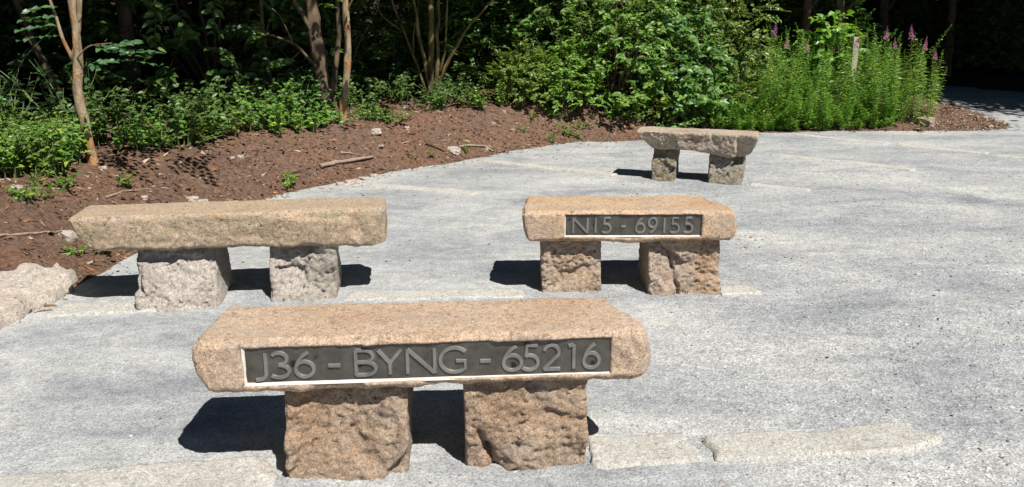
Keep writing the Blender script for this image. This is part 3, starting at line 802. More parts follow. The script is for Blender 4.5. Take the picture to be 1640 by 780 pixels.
def shrub(seed, R, Hh, nclus, per, leaf, wid, mat, barkm, gap=0.0, low=0.05, R2=None):
    """woody shrub: arching stems, twigs with leaves through an uneven dome"""
    r = np.random.default_rng(seed); s = Geo(); g = Geo(); R2 = R2 or R
    c = []
    while len(c) < nclus:
        d = rdir(r, 1, 0.35)[0]; d[2] = abs(d[2])
        q = r.uniform(0.35, 1.0) ** 0.6
        p = A_([d[0] * R, d[1] * R2, low * Hh + d[2] * Hh * (1 - low)]) * A_([q, q, q if d[2] > .3 else 1])
        bumpy = 1 + 0.28 * float(pn(p[None] * 1.0 + seed, 1.7, seed)[0])
        if pn(p[None] + 3 * seed, 2.6, seed + 3)[0] < gap - 0.55: continue
        c.append((p * A_([bumpy, bumpy, bumpy]), d))
    C = A_([x[0] for x in c]); Dr = A_([x[1] for x in c])
    for k in range(min(26, nclus // 10)):
        e = C[r.integers(len(C))]; t = np.linspace(0, 1, 8)[:, None]
        b = A_([e[0] * .12, e[1] * .12, -0.05])
        pts = b + (e - b) * np.column_stack([t ** 1.3, t ** 1.3, t ** 0.85]) + r.normal(0, .02, (8, 3)) * np.sin(t * 3.14)
        s.tube(pts, np.linspace(.014, .003, 8) * (0.5 + 0.5 * Hh), 5)
    for p, d in zip(C, Dr):
        m = per; tw = unit(d * A_([1, 1, .6]) + r.normal(0, .55, 3)); ln = leaf * m * 0.22
        tt = np.linspace(0, 1, m)[:, None]
        P = p + tw * ln * (tt - .4) - A_([0, 0, .12 * ln]) * tt ** 2
        s.tube(np.vstack([P[:1] - tw * ln * .5, P[m // 2:m // 2 + 1], P[-1:]]), [.003, .002, .001], 3)
        sd = unit(np.cross(tw, A_([0, 0, 1.0]) + r.normal(0, .2, 3))); sg = np.where(np.arange(m) % 2, 1, -1)[:, None]
        D = sd * sg * .9 + tw * .6 + r.normal(0, .28, (m, 3))
        N = A_([0.2, -0.4, 1.0]) + d * 0.5 + r.normal(0, .36, (m, 3))
        sc = r.uniform(.55, 1.15, m)
        g.leaves(P, D, N, leaf * sc, wid * sc, 0.2, 0.2)
    return s.mesh('stems', barkm), g.mesh('leaves', mat)

def fireweed(seed, h, flower, dens=46, leaf=0.115, wid=0.017):
    r = np.random.default_rng(seed); s = Geo(); g = Geo(); f = Geo()
    t = np.linspace(0, 1, 9)[:, None]; ln = r.normal(0, .07, 2) * h
    pts = np.column_stack([ln[0] * t[:, 0] ** 2, ln[1] * t[:, 0] ** 2, t[:, 0] * h]); pts[0, 2] = -.04
    s.tube(pts, np.linspace(.005, .0015, 9), 4)
    top = 0.83 if flower else 0.99
    tt = np.linspace(0.12, top, dens); an = np.arange(dens) * 2.399 + r.uniform(0, 6)
    P = np.column_stack([np.interp(tt, t[:, 0], pts[:, i]) for i in range(3)])
    D = np.column_stack([np.cos(an), np.sin(an), 0.15 + 0.75 * tt ** 2 + r.normal(0, .15, dens)])
    N = np.column_stack([.2 - .5 * np.cos(an), -.4 - .5 * np.sin(an), np.ones(dens)]) + r.normal(0, .25, (dens, 3))
    sc = np.sin(np.clip(tt / top, 0, 1) * 2.5 + .45).clip(.25, 1) * r.uniform(.6, 1.25, dens)
    g.leaves(P, D, N, leaf * sc, wid * (0.5 + .5 * sc), 0.12, 0.42)
    if flower:
        k = 40; tt = np.linspace(0.84, 0.985, k); an = np.arange(k) * 2.399
        P = np.column_stack([np.interp(tt, t[:, 0], pts[:, i]) for i in range(3)])
        sc = np.interp(tt, [.84, .90, .985], [1.0, .7, .2])
        D0 = np.column_stack([np.cos(an), np.sin(an), np.full(k, .15)])
        Pc = P + D0 * (.030 * sc)[:, None]
        for q in range(3):
            D = D0 * .4 + rdir(r, k) * .9
            f.leaves(Pc, D, D0, .022 * sc, .017 * sc, 0.1, 0.1, fine=False)
    return s.mesh('stem', M['stem']), g.mesh('leaves', M['leaf_herb']), (f.mesh('flower_spike', M['petal']) if flower else None)

def plant(name, meshes, names, x, y, rotz, scale, label, cat, group, z=None):
    o = thing(name, (x, y, (H(x, y) if z is None else z) - 0.005), rotz, label=label, cat=cat, group=group)
    o.scale = (scale, scale, scale)
    for me, nm in zip(meshes, names):
        if me is not None: obj(nm, me, o)
    return o

rnd = random.Random(11)
SL = ('stems', 'leaves')
# --- undergrowth kinds
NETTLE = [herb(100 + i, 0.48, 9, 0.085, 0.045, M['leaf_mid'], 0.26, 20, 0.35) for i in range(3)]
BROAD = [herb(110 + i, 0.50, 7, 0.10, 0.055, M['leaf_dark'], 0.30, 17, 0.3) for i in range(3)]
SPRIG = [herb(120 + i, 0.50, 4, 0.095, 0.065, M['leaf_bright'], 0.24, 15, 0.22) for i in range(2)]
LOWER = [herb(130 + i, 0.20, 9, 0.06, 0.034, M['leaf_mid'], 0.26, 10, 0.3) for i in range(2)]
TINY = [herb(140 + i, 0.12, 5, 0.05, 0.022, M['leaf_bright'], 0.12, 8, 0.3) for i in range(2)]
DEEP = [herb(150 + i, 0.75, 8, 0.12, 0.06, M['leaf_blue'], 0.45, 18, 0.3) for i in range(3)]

def img_pt(px, py, z=0.0):
    """ground point seen at a place in the photograph; only used to read off positions"""
    p = math.atan(370 / 1350); dx = (px - 820) / 1350; dy = -(py - 390) / 1350
    dv = (dx, math.cos(p) + dy * math.sin(p), -math.sin(p) + dy * math.cos(p))
    t = (z - 1.65) / dv[2]; return dx * t, dv[1] * t
def on_bank(px, py):
    zs = np.linspace(1.2, -0.02, 500)
    P = A_([img_pt(px, py, z) for z in zs]); h = np.maximum(wood_height(P), 0)
    k = int(np.argmax(h >= zs)); return float(P[k, 0]), float(P[k, 1])

def many(name, kinds, n, sfun, dfun, sc, label, cat, group):
    for i in range(n):
        x, y = edge_pt(sfun(), dfun())
        plant(name, kinds[i % len(kinds)], SL, x, y, rnd.uniform(-.8, .8), rnd.uniform(*sc), label, cat, group)
U = rnd.uniform
# arc length: 0 at (-2.8,4.34); ~1.5 lichened bench end; ~3.7 at (-2.04,7.95); ~5.5 at (-.84,9.3); ~7.7 at (.65,10.9); ~10.9 at (3.56,12); ~12.8 at (5.4,12.15)
many('nettle_plant', NETTLE, 36, lambda: U(0.9, 2.55), lambda: U(1.05, 2.3), (0.8, 1.15), 'mid green nettle-like herb in the patch left of the peeling tree', 'plant', 'nettle patch left of the peeling tree')
many('woodland_herb', BROAD, 32, lambda: U(2.8, 5.7), lambda: U(0.92, 2.3), (0.7, 1.15), 'dark green broad-leaved herb along the shaded foot of the wood', 'plant', 'broad-leaved herbs at the foot of the wood')
many('low_herb', LOWER, 34, lambda: U(2.4, 5.9), lambda: U(0.80, 1.2), (0.7, 1.2), 'low mid green herb creeping on to the top of the mulch bank', 'plant', 'low herbs on top of the bank')
many('low_herb', LOWER, 16, lambda: U(6.6, 9.2), lambda: U(0.75, 1.3), (0.7, 1.4), 'low herb at the foot of the big round-leaved shrubs', 'plant', 'low herbs under the big shrubs')
many('low_herb', LOWER, 26, lambda: U(8.6, 11.2), lambda: U(0.25, 0.95), (0.8, 1.5), 'low green trailing herb behind the rough split bench', 'plant', 'trailing herbs behind the rough split bench')
many('woodland_herb', BROAD, 12, lambda: U(6.4, 7.6), lambda: U(1.0, 1.9), (0.6, 1.0), 'dark green herb at the foot of the many-stemmed shrub tree', 'plant', 'herbs by the many-stemmed shrub tree')
for i, (px, py, sc) in enumerate([(285, 228, 1.0), (262, 236, .7), (425, 205, .85), (470, 200, .95), (500, 212, .8), (452, 222, .7), (520, 205, .7), (350, 222, .8), (700, 178, .7), (405, 212, 1.0), (440, 214, .9), (300, 232, .9), (190, 245, .7), (225, 243, .6), (375, 220, .7), (485, 216, .7), (800, 172, .7), (770, 176, .6)]):
    x, y = on_bank(px, py)
    plant('leafy_seedling', SPRIG[i % 2], SL, x, y, U(-.8, .8), sc, 'bright yellow-green broad-leaved seedling catching the sun at the wood edge', 'plant', 'sunlit seedlings at the wood edge')
for i, (px, py, sc) in enumerate([(90, 303, 1.3), (60, 297, 1.2), (110, 296, 1.0), (40, 322, 1.3), (25, 320, 1.0), (65, 318, .9), (200, 298, 1.2), (125, 408, .9), (168, 404, 1.0), (460, 298, 1.5), (745, 243, 1.0), (885, 228, 1.2), (920, 220, 1.8), (930, 207, 1.3), (895, 190, 1.7), (850, 190, 1.0), (835, 210, .9), (663, 255, .9), (690, 250, .7)]):
    x, y = on_bank(px, py)
    plant('seedling', TINY[i % 2], SL, x, y, U(0, 6.28), sc, 'tiny bright green weed seedling growing alone in the mulch', 'plant', 'weed seedlings in the mulch')
for i, (px, py) in enumerate([(-15, 285), (10, 288), (35, 284), (62, 286), (86, 277), (104, 268), (20, 262), (60, 262), (92, 256), (-10, 262), (45, 272), (80, 270)]):
    x, y = on_bank(px, py)
    plant('nettle_plant', NETTLE[i % 3], SL, x, y + .12, U(-.8, .8), U(.75, 1.0), 'mid green nettle-like herb in the patch left of the peeling tree', 'plant', 'nettle patch left of the peeling tree')
# deeper undergrowth in the shade
for i in range(120):
    s = U(-1.0, 13.5); x, y = edge_pt(s, U(2.0, 7.5))
    if y < 4.5: continue
    plant('shade_plant', DEEP[i % 3], SL, x, y, U(0, 6.28), U(0.7, 1.5), 'bluish green plant growing deep in the shade of the wood', 'plant', 'undergrowth deep in the wood')

# --- big sunlit shrubs in the middle
BUSH = [shrub(200, 0.95, 1.9, 520, 14, 0.075, 0.042, M['leaf_mid'], M['bark_dark'], gap=0.18), shrub(201, 0.95, 1.9, 430, 11, 0.10, 0.062, M['leaf_dark'], M['bark_dark'], gap=0.25)]
BUSHB = [shrub(210, 0.8, 1.2, 420, 14, 0.07, 0.038, M['leaf_herb'], M['bark_dark'], gap=0.05, low=0.0)]
for i, (px, py, dd, sc, k) in enumerate([(905, 178, 0.8, 0.75, 2), (985, 180, 1.2, 1.0, 0), (1075, 185, 1.1, 1.05, 1), (1150, 178, 1.5, 1.05, 0), (840, 168, 1.2, 0.7, 2), (1010, 150, 2.4, 1.25, 1), (1110, 150, 2.6, 1.25, 0), (930, 150, 2.0, 1.2, 1), (1040, 195, .7, 0.62, 2), (1125, 197, .6, 0.6, 2), (1180, 195, .9, 0.6, 2)]):
    x, y = on_bank(px, py); y += 0.25
    plant('leafy_shrub', (BUSH + BUSHB)[k], SL, x, y, U(-.9, .9), sc, ['tall small-leaved shrub in the big sunlit thicket', 'tall dark shrub with larger leaves in the big sunlit thicket', 'low bushy shrub at the front of the big sunlit thicket'][k], 'shrub', ['tall small-leaved shrubs of the thicket', 'tall dark shrubs of the thicket', 'low shrubs of the sunlit thicket'][k])

# --- shade shrubs that close the view into the wood
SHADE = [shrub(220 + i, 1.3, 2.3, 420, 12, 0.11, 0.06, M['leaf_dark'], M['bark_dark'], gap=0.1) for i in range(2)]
for i in range(60):
    s_ = U(-2.0, 14.0); x, y = edge_pt(s_, U(3.2, 11.0) if s_ < 10 else U(5.5, 12.0))
    if y < 4: continue
    plant('understorey_shrub', SHADE[i % 2], SL, x, y, U(0, 6.28), U(0.8, 1.4), 'dark understorey shrub in the shaded wood behind the bank', 'shrub', 'understorey shrubs behind the bank')
for i in range(64):
    t = U(0, 1); k = rnd.randrange(1, 7); p = FAR[k] + (FAR[k + 1] - FAR[k]) * t
    x, y = p[0] + U(0.5, 5), p[1] + U(0.9, 7.0)
    plant('understorey_shrub', SHADE[i % 2], SL, x, y, U(0, 6.28), U(0.8, 1.5), 'dark understorey shrub in the wood across the shaded track', 'shrub', 'understorey shrubs across the track')

# --- herb clump with fireweed at the right
def herb_mass():
    r = np.random.default_rng(77); S = Geo(); G = Geo()
    lib = []
    for i in range(4):
        a, b, _ = fireweed(300 + i, 1.0, False, 84, 0.105, 0.021)
        def arr(me):
            v = np.empty(len(me.vertices) * 3, np.float32); me.vertices.foreach_get('co', v)
            lt = np.empty(len(me.polygons), np.int32); me.polygons.foreach_get('loop_total', lt)
            li = np.empty(len(me.loops), np.int32); me.loops.foreach_get('vertex_index', li)
            st = np.concatenate([[0], np.cumsum(lt)[:-1]])
            fs = [li[(st[lt == k][:, None] + np.arange(k))] for k in np.unique(lt)]
            return v.reshape(-1, 3), fs
        lib.append((arr(a), arr(b)))
        bpy.data.meshes.remove(a); bpy.data.meshes.remove(b)
    cnt = 0
    while cnt < 330:
        x = r.uniform(2.9, 6.35); y = 11.95 + 2.2 * r.random() ** 1.5
        d = float(signed(A_([[x, y]]), EDGE)[0])
        if d < 0.06 + (0.55 * sstep(5.2, 6.3, x)): continue
        h = np.interp(d, [0, .25, .7, 1.5], [0.26, 0.55, 0.95, 1.15]) * r.uniform(.5, 1.2)
        h *= np.interp(x, [2.9, 3.5, 4.0, 6.0, 6.4], [.55, .8, 1, 1.05, .9])
        a = r.uniform(-.9, .9); R = A_([[math.cos(a), math.sin(a), 0], [-math.sin(a), math.cos(a), 0], [0, 0, 1]])
        tl = r.normal(0, .30, 2)
        (v1, f1), (v2, f2) = lib[cnt % 4]
        for gg, vv, ff in ((S, v1, f1), (G, v2, f2)):
            q = vv @ R * A_([0.9, 0.9, h]); q[:, 0] += tl[0] * q[:, 2]; q[:, 1] += tl[1] * q[:, 2]
            gg.add(q + A_([x, y, H(x, y)]), ff)
        cnt += 1
    for k in range(170):
        x = r.uniform(2.9, 5.9); y = 12.0 + 0.75 * r.random() ** 1.3
        if float(signed(A_([[x, y]]), EDGE)[0]) < 0.03: continue
        h = r.uniform(.15, .55) * (1 if x > 3.3 else .7); a = r.uniform(-.9, .9); R = A_([[math.cos(a), math.sin(a), 0], [-math.sin(a), math.cos(a), 0], [0, 0, 1]])
        (v1, f1), (v2, f2) = lib[k % 4]; tl = r.normal(0, .4, 2)
        q = v2 @ R * A_([0.75, 0.75, h]); q[:, 0] += tl[0] * q[:, 2]; q[:, 1] += tl[1] * q[:, 2]
        G.add(q + A_([x, y, H(x, y)]), f2)
    o = obj('herb_clump', G.mesh('herb_clump', M['leaf_herb']))
    tag(o, 'dense bright green clump of narrow-leaved herbs at the gravel edge', 'herbs', kind='stuff')
    obj('stems', S.mesh('stems', M['stem']), o)
herb_mass()
FW = [fireweed(320 + i, 1.35, True, 52, 0.13, 0.02) for i in range(3)]
FN = ('stem', 'leaves', 'flower_spike')
# top of the spike in the photograph, distance y, height above ground
FLW = 'tall flowering willowherb with a pink spike in the herb clump'
for i, (px, y, h) in enumerate([(1232, 12.6, 1.42), (1466, 12.75, 1.44), (1478, 12.6, 1.28), (1256, 12.7, 1.15), (1297, 12.8, 1.12), (1503, 12.7, 1.10), (1360, 13.0, 1.2), (1190, 12.4, .74), (1226, 12.3, .66), (1420, 13.0, 1.36), (1440, 12.9, 1.2)]):
    x = (px - 820) / 1350 * (y * 0.965 + 0.1)
    plant('fireweed', FW[i % 3], FN, x, y, U(-.9, .9), h / 1.35, FLW, 'plant', 'pink-spiked willowherbs in the herb clump')
FB = [fireweed(330 + i, 1.25, False, 66, 0.14, 0.024) for i in range(2)]
for i in range(54):
    px = U(1200, 1500) if i < 26 else U(1385, 1512); y = U(12.45, 13.4); h = U(.8, 1.25) if px < 1480 else U(.6, 1.0)
    plant('willowherb', FB[i % 2], FN, (px - 820) / 1350 * (y * 0.965 + 0.1), y, U(-.9, .9), h / 1.25, 'tall willowherb without flowers, long drooping leaves, in the herb clump', 'plant', 'flowerless willowherbs in the herb clump')
# maple-like sapling leaves above the clump, by the post
sap = shrub(230, 0.55, 1.5, 90, 7, 0.12, 0.10, M['leaf_bright'], M['bark_dark'], gap=0.1, low=0.35)
plant('maple_sapling', sap, SL, 5.0, 13.7, 0.4, 1.0, 'broad-leaved sapling with big pale leaves behind the herb clump', 'sapling', None)
yel = herb(160, 0.55, 4, 0.06, 0.02, M['petal_y'], 0.12, 10, 0.4)
plant('yellow_flower', yel, ('stems', 'petals'), 3.62, 12.2, 0.0, 0.9, 'small orange-yellow flowering herb at the front of the clump', 'plant', None)
g = Geo(); P, q = grid_box(np.array([-.05, -.045, .045, .05]), np.array([-.05, -.045, .045, .05]), np.concatenate([[-.1], np.linspace(0, 1.10, 8), [1.12]]))
P[:, 0] += 0.003 * pn(P, 6, 1); P[:, 1] += 0.02 * P[:, 2]; P[P[:, 2] > 1.11, :2] *= 0.93
g.add(P, [q])
tag(obj('wooden_post', g.mesh('wooden_post', M['wood_post']), None, (5.27, 13.3, H(5.27, 13.3)), 0.3), 'weathered grey wooden post standing up out of the herb clump', 'post')

# ------------------------------------------------------------------ trees
def crown(seed, R, zlo, zhi, nclus, per, leaf, mat, fine=False, off=(0, 0), g=None):
    r = np.random.default_rng(seed); g = g or Geo()
    d = rdir(r, nclus); q = r.uniform(0.25, 1, nclus)[:, None] ** 0.5
    C = d * q * A_([R, R, (zhi - zlo) / 2]) * (1 + .2 * r.normal(size=(nclus, 1))) + A_([off[0], off[1], (zlo + zhi) / 2])
    C[:, 2] = np.maximum(C[:, 2], zlo)
    P = np.repeat(C, per, 0) + r.normal(0, leaf * 1.5, (nclus * per, 3)) * A_([1, 1, .6]); m = len(P)
    D = unit(P - np.repeat(C, per, 0)) + r.normal(0, .4, (m, 3)); N = A_([0, 0, 1.0]) + r.normal(0, .45, (m, 3))
    sc = r.uniform(.6, 1.2, m)
    g.leaves(P, D, N, leaf * sc, leaf * .6 * sc, .15, .15, fine=fine)
    return g.mesh('crown', mat)

def trunk_mesh(pts, rad, seed, mat, limbs=(), sides=12):
    s = Geo(); pts = A_(pts, float) if False else np.asarray(pts, float)
    t = np.linspace(0, 1, len(pts)); tt = np.linspace(0, 1, 26)
    sm = np.column_stack([np.interp(tt, t, pts[:, i]) for i in range(3)])
    for _ in range(3): sm[1:-1] = (sm[:-2] + 2 * sm[1:-1] + sm[2:]) / 4
    rr = np.interp(tt, t, rad)
    s.tube(sm, rr, sides, seed, 0.35)
    for lp, lr in limbs:
        lp = np.asarray(lp, float); t2 = np.linspace(0, 1, len(lp)); t3 = np.linspace(0, 1, 14)
        l = np.column_stack([np.interp(t3, t2, lp[:, i]) for i in range(3)])
        for _ in range(2): l[1:-1] = (l[:-2] + 2 * l[1:-1] + l[2:]) / 4
        l[1:] += 0.035 * np.column_stack([pn(l[1:], 3.5, seed), pn(l[1:], 3.5, seed + 4), np.zeros(13)])
        s.tube(l, np.linspace(lr, lr * .35, 14), 7, seed + 1, 0.25)
    return s.mesh('trunk', mat, True)

def spray(seed, base, dirv, length, leaf, wid, g):
    """one leafy twig added to a leaf mesh"""
    r = np.random.default_rng(seed); n = 11; t = np.linspace(0.15, 1, n)[:, None]; dv = unit(A_(dirv, float) if False else np.asarray(dirv, float))
    P = np.asarray(base) + dv * length * t - A_([0, 0, .18 * length]) * t ** 2
    sd = unit(np.cross(dv, A_([0, 0, 1.]))); sg = np.where(np.arange(n) % 2, 1, -1)[:, None]
    g.leaves(P, sd * sg + dv * .5 + r.normal(0, .15, (n, 3)), A_([0, 0, 1.]) + A_([.1, -.45, 0]) + r.normal(0, .25, (n, 3)), leaf * r.uniform(.7, 1.1, n), wid, .12, .2)

def tree(name, x, y, pts, rad, seed, mat, limbs, crown_mesh, label, group=None, extra=None, crown_scale=1.0):
    o = thing(name, (x, y, H(x, y) - 0.05), 0, label=label, cat='tree', group=group)
    obj('trunk', trunk_mesh(pts, rad, seed, mat, limbs), o)
    if crown_mesh: 
        c = obj('crown', crown_mesh, o); c.scale = (crown_scale,) * 3
    if extra: obj('leafy_branches', extra, o)
    return o
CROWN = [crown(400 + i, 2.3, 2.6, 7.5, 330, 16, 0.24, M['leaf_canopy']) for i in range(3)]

# peeling sunlit tree at the wood edge
e = Geo()
r_ = np.random.default_rng(9)
for k in range(9): spray(500 + k, (0.05 + .05 * k, -0.08 - .03 * k, 0.92 + r_.normal(0, .09)), (1, -.3 + r_.normal(0, .4), .12 + r_.normal(0, .2)), .38, .075, .038, e)
for k in range(46): spray(540 + k, (r_.uniform(-.9, 1.3), r_.uniform(-.35, .8), r_.uniform(1.35, 1.9)), (r_.normal(), r_.normal() - .4, .1), .34, .08, .042, e)
for k in range(4): spray(530 + k, (-.05, -.08, 1.05 + .07 * k), (-1, -.6 + .3 * k, .1), .3, .08, .05, e)
T1 = tree('peeling_tree', *on_bank(150, 262), [(0, 0, -.1), (-.01, 0, .25), (-.06, 0, .6), (-.01, .02, .95), (-.01, .02, 1.4), (-.02, .05, 2.2), (-.1, .3, 4.2)], [.058, .040, .037, .034, .030, .026, .018], 1, M['bark_lit'],
     [([(-.05, .02, .84), (-.14, 0, 1.12), (-.20, -.02, 1.6), (-.3, 0, 3.2)], .017), ([(-.06, .02, .86), (.02, 0, 1.12), (.10, -.03, 1.6), (.3, 0, 3.2)], .019), ([(-.06, .02, .82), (.12, -.1, .98), (.34, -.2, 1.0)], .008), ([(0.03, 0, 1.15), (.12, -.02, 1.45), (.16, 0, 2.2)], .010)],
     crown(410, 1.3, 2.6, 5.0, 120, 14, 0.14, M['leaf_blue'], off=(-.2, 1.6), g=e), 'slim sunlit tree with peeling orange bark at the edge of the wood')
# leaning dead stem
x, y = on_bank(78, 195)
tree('leaning_tree', x, y + 0.5, [(0.02, 0, -.1), (-.12, 0, .35), (-.30, 0, .8), (-.46, .02, 1.3), (-.62, .05, 2.0), (-.8, .2, 3.2)], [.05, .046, .04, .036, .03, .015], 2, M['bark_dark'], [([(-.2, 0, .55), (-.34, -.05, .85), (-.36, -.06, .92)], .02)], crown(411, 1.3, 2.6, 5, 110, 14, .18, M['leaf_canopy'], off=(-.8, .8)), 'thin brown tree leaning over in the shade beside the nettle patch')
# slender stem
x, y = on_bank(402, 182)
tree('slender_tree', x, y + 0.9, [(0, 0, -.1), (.0, 0, .5), (-.05, 0, 1.0), (-.03, 0, 1.6), (-.05, .1, 4)], [.04, .034, .03, .027, .015], 3, M['bark_moss'], [([(-.03, 0, .9), (.12, 0, 1.3), (.2, 0, 2)], .012)], CROWN[0], 'slender lichened tree standing alone behind the bright seedlings')
# pair of trunks with bare twigs
x, y = on_bank(520, 192)
tree('thick_tree', x - .05, y + .30, [(.05, 0, -.1), (.0, 0, .4), (-.08, .02, .9), (-.10, .04, 1.5), (-.2, .1, 2.4), (-.2, .2, 5.5)], [.12, .088, .076, .068, .06, .03], 4, M['bark_dark'],
     [([(-.03, -.02, .55), (-.25, -.15, .85), (-.42, -.2, .92), (-.75, -.3, 1.05)], .022), ([(-.3, -.16, .88), (-.42, -.25, 1.2), (-.6, -.3, 1.35)], .010), ([(-.2, -.1, .8), (-.4, -.1, .62), (-.5, -.15, .60)], .010), ([(.03, -.02, .1), (.14, -.05, .45), (.22, 0, 1.0), (.2, 0, 2.5)], .045), ([(-.05, 0, .9), (-.3, -.1, 1.4), (-.5, -.1, 2.2)], .03)],
     CROWN[1], 'thick dark brown tree with crooked bare side branches')
x, y = on_bank(543, 196)
e = Geo()
for k in range(26): spray(600 + k, (r_.uniform(-.75, .25), r_.uniform(-.6, .1), r_.uniform(1.30, 2.1)), (r_.normal(), r_.normal() - .3, .1), .3, .07, .036, e)
tree('sunlit_tree', x + .03, y + .12, [(-.05, 0, -.1), (.03, 0, .35), (.09, 0, .8), (.08, 0, 1.3), (.10, 0, 1.9), (.1, .3, 4.5)], [.062, .041, .035, .033, .030, .016], 5, M['bark_lit'], [([(.08, 0, 1.2), (.25, -.1, 1.45), (.45, -.1, 1.8)], .012)], crown(412, 1.4, 2.5, 5, 130, 14, 0.15, M['leaf_mid'], off=(0, 1.6), g=e), 'narrow sunlit trunk rising beside the thick dark tree')
# many-stemmed shrub tree
x, y = on_bank(684, 172); y += .75
limbs = [([(0, 0, 0), (-.12, 0, .35), (-.28, .02, .75), (-.5, .05, 1.3), (-.7, .1, 2.2)], .030), ([(0, 0, .1), (-.08, -.05, .5), (-.16, -.1, .95), (-.22, -.1, 1.5), (-.3, 0, 2.6)], .036), ([(.02, 0, .1), (.08, -.05, .5), (.1, -.05, 1.0), (.16, 0, 2.2)], .040),
         ([(.05, 0, .2), (.22, -.05, .55), (.42, -.1, .95), (.75, -.15, 1.3), (1.2, -.2, 1.75)], .030), ([(.1, 0, .4), (.2, -.1, .75), (.24, -.1, 1.3), (.3, 0, 2.2)], .022), ([(-.25, 0, .7), (-.2, -.1, 1.1), (-.1, -.1, 1.7)], .012), ([(-.4, 0, 1.0), (-.65, -.1, 1.2), (-.8, -.1, 1.6)], .010)]
e = Geo()
for k in range(60): spray(700 + k, (r_.uniform(-.9, 1.5), r_.uniform(-.5, .8), r_.uniform(1.35, 2.3)), (r_.normal(), r_.normal() - .3, .1), .3, .065, .036, e)
tree('many_stemmed_tree', x, y, [(0, 0, -.1), (-.02, 0, .2), (.0, 0, .6), (.02, 0, 1.2), (.0, .1, 2.6)], [.08, .06, .045, .04, .02], 6, M['bark_moss'], limbs, crown(413, 1.9, 2.3, 6.0, 260, 16, 0.18, M['leaf_dark'], off=(.2, -.55), g=e), 'many-stemmed tree with lichen-spotted stems fanning out over the bank')

# front canopy trees (trunks back in the shade) and the wood behind
def wood_tree(x, y, k, label, group, sc=1.0, h=5.0, rad=.09):
    ln = (U(-.3, .3), U(-.2, .3))
    tree('woodland_tree', x, y, [(0, 0, -.1), (ln[0] * .2, 0, 1.0), (ln[0] * .6, ln[1] * .5, 2.2), (ln[0], ln[1], h)], [rad * 1.25, rad, rad * .85, rad * .3], k, M['bark_dark'], [([(0, 0, 1.6), (U(-.8, .8), U(-.5, .5), 2.4), (U(-1.4, 1.4), U(-.8, .8), 3.4)], rad * .35)], CROWN[k % 3], label, group, crown_scale=sc)
k = 10
for s in np.arange(0.6, 14.5, 1.25):
    x, y = edge_pt(s, 3.9 + U(-.25, .35)); k += 1
    wood_tree(x, y, k, 'front row woodland tree standing in the shade behind the bank', 'front row trees behind the bank', U(.92, 1.08))
for i in range(34):
    x, y = edge_pt(U(-1, 14.5), U(4.6, 14)); k += 1
    if y < 4.5: continue
    wood_tree(x, y, k, 'dark woodland tree deep in the wood behind the bank', 'trees deep in the wood', U(.95, 1.3), 6, U(.07, .15))
for i, (x, y) in enumerate([(11.9, 18.6), (10.6, 20.9), (13.6, 17.7), (12.6, 20.5), (8.6, 24.2), (11, 23.5), (14.5, 20), (15.8, 16.9), (9.6, 22.3), (13.2, 23), (17, 19), (6.5, 26.5), (12.6, 14.9), (13.2, 12.6), (14.6, 14.0), (11.8, 25.5), (15.5, 23), (18.5, 22), (16.5, 26), (20, 18), (22, 22), (19, 26), (14, 28)]):
    k += 1
    wood_tree(x, y, k, 'dark tree growing by the shaded track past the mulch island', 'trees by the shaded track', U(1.0, 1.3), 6, U(.08, .16))

# ------------------------------------------------------------------ sticks, stones on the bank and island
def stick(pts, rad, seed, label, group=None, mat=None):
    W = []
    for px, py in pts:
        x, y = on_bank(px, py); W.append((x, y, H(x, y) + rad * 0.8))
    W = A_(W); t = np.linspace(0, 1, len(W)); tt = np.linspace(0, 1, 14)
    c = np.column_stack([np.interp(tt, t, W[:, i]) for i in range(3)])
    z = np.maximum(wood_height(c[:, :2]), 0) + rad * .7; c[:, 2] = np.maximum(c[:, 2], z)
    c += 0.012 * np.column_stack([pn(c, 5, seed), pn(c, 5, seed + 1), np.zeros(14)])
    b = c.mean(0); s = Geo(); s.tube(c - b, np.linspace(rad, rad * .45, 14), 7, seed, .5)
    tag(obj('stick', s.mesh('stick', mat or M['stick'], True), None, b), label, 'stick', group)
stick([(512, 270), (545, 264), (598, 255)], .030, 1, 'thick pale broken branch lying on the mulch bank')
stick([(545, 247), (560, 248), (575, 252)], .014, 2, 'short pale stick above the thick broken branch')
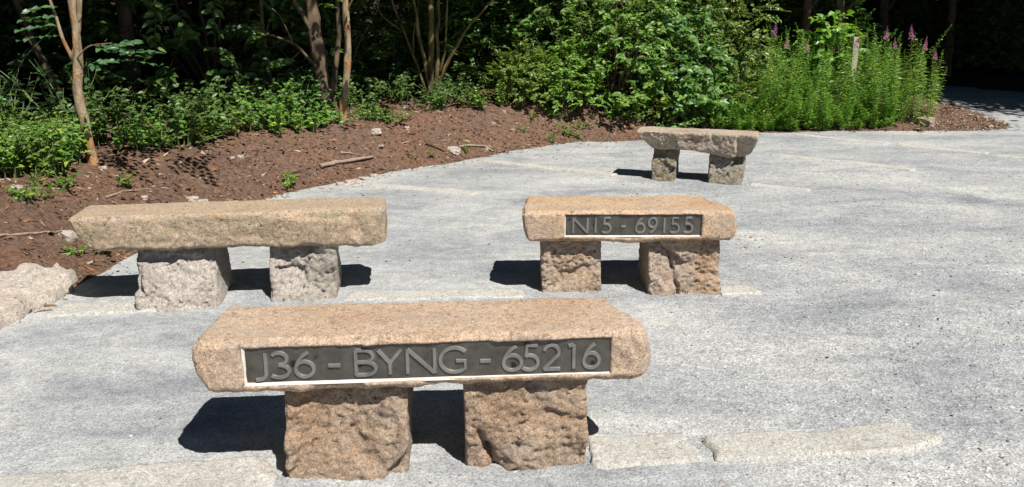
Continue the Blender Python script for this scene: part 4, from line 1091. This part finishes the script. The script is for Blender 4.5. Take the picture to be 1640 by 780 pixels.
stick([(735, 238), (755, 236), (778, 236), (790, 245)], .020, 3, 'crooked grey stick low on the bank beside a dark hollow')
stick([(682, 232), (700, 238), (712, 244)], .022, 4, 'dark rotten stick half buried in the bank', mat=M['bark_dark'])
stick([(170, 318), (205, 308), (245, 306)], .010, 5, 'long thin twig on the mulch below the peeling tree')
stick([(0, 380), (60, 377), (112, 374)], .010, 6, 'long thin twig pointing at the end of the lichened bench')
stick([(25, 438), (45, 422)], .010, 7, 'short dark twig beside the flat rock', mat=M['bark_dark'])
for i, (px, py, s, lb) in enumerate([(603, 212, .075, 'pale rock near the top of the bank beside a dark hollow'), (727, 243, .07, 'grey flat rock beside the crooked grey stick'), (308, 322, .06, 'pinkish stone peeping over the seat of the lichened bench'), (325, 325, .05, 'pale stone next to the pinkish stone behind the lichened bench'), (108, 380, .06, 'brown stone at the end of the lichened bench')]):
    x, y = on_bank(px, py); small_rock(x, y, s, 20 + i, lb)
for i, (px, py, s) in enumerate([(385, 252, .03), (372, 254, .025), (165, 271, .03), (28, 303, .035), (20, 300, .025), (610, 235, .025), (780, 240, .03), (652, 206, .03), (790, 198, .025), (560, 292, .045), (580, 287, .05), (600, 283, .04), (545, 297, .04), (230, 318, .035)]):
    x, y = on_bank(px, py); small_rock(x, y, s, 50 + i, 'small pale stone lying on the dark mulch', group='small stones on the mulch')
small_rock(6.15, 12.55, .16, 90, 'reddish brown rock on the mulch island by the herb clump', M['g_front_b'], .6)
rr = np.random.default_rng(3); n = 1500
P2 = np.column_stack([rr.uniform(5.8, 8.4, n), rr.uniform(12.2, 15, n)]); d = signed(P2, EDGE); P2 = P2[(d > -.05) & (d < 1.0) & (rr.random(n) < .8)]
tag(scatter_tets('rubble', np.column_stack([P2, np.maximum(wood_height(P2), 0) + .01]), rr.gamma(2, .007, len(P2)) + .006, island('rubble', [(.26, .21, .17), (.36, .31, .26), (.12, .08, .055), (.17, .11, .075), (.09, .06, .04), (.2, .14, .1)]), .6), 'broken stone and earth covering the mulch island', 'rubble', kind='stuff')
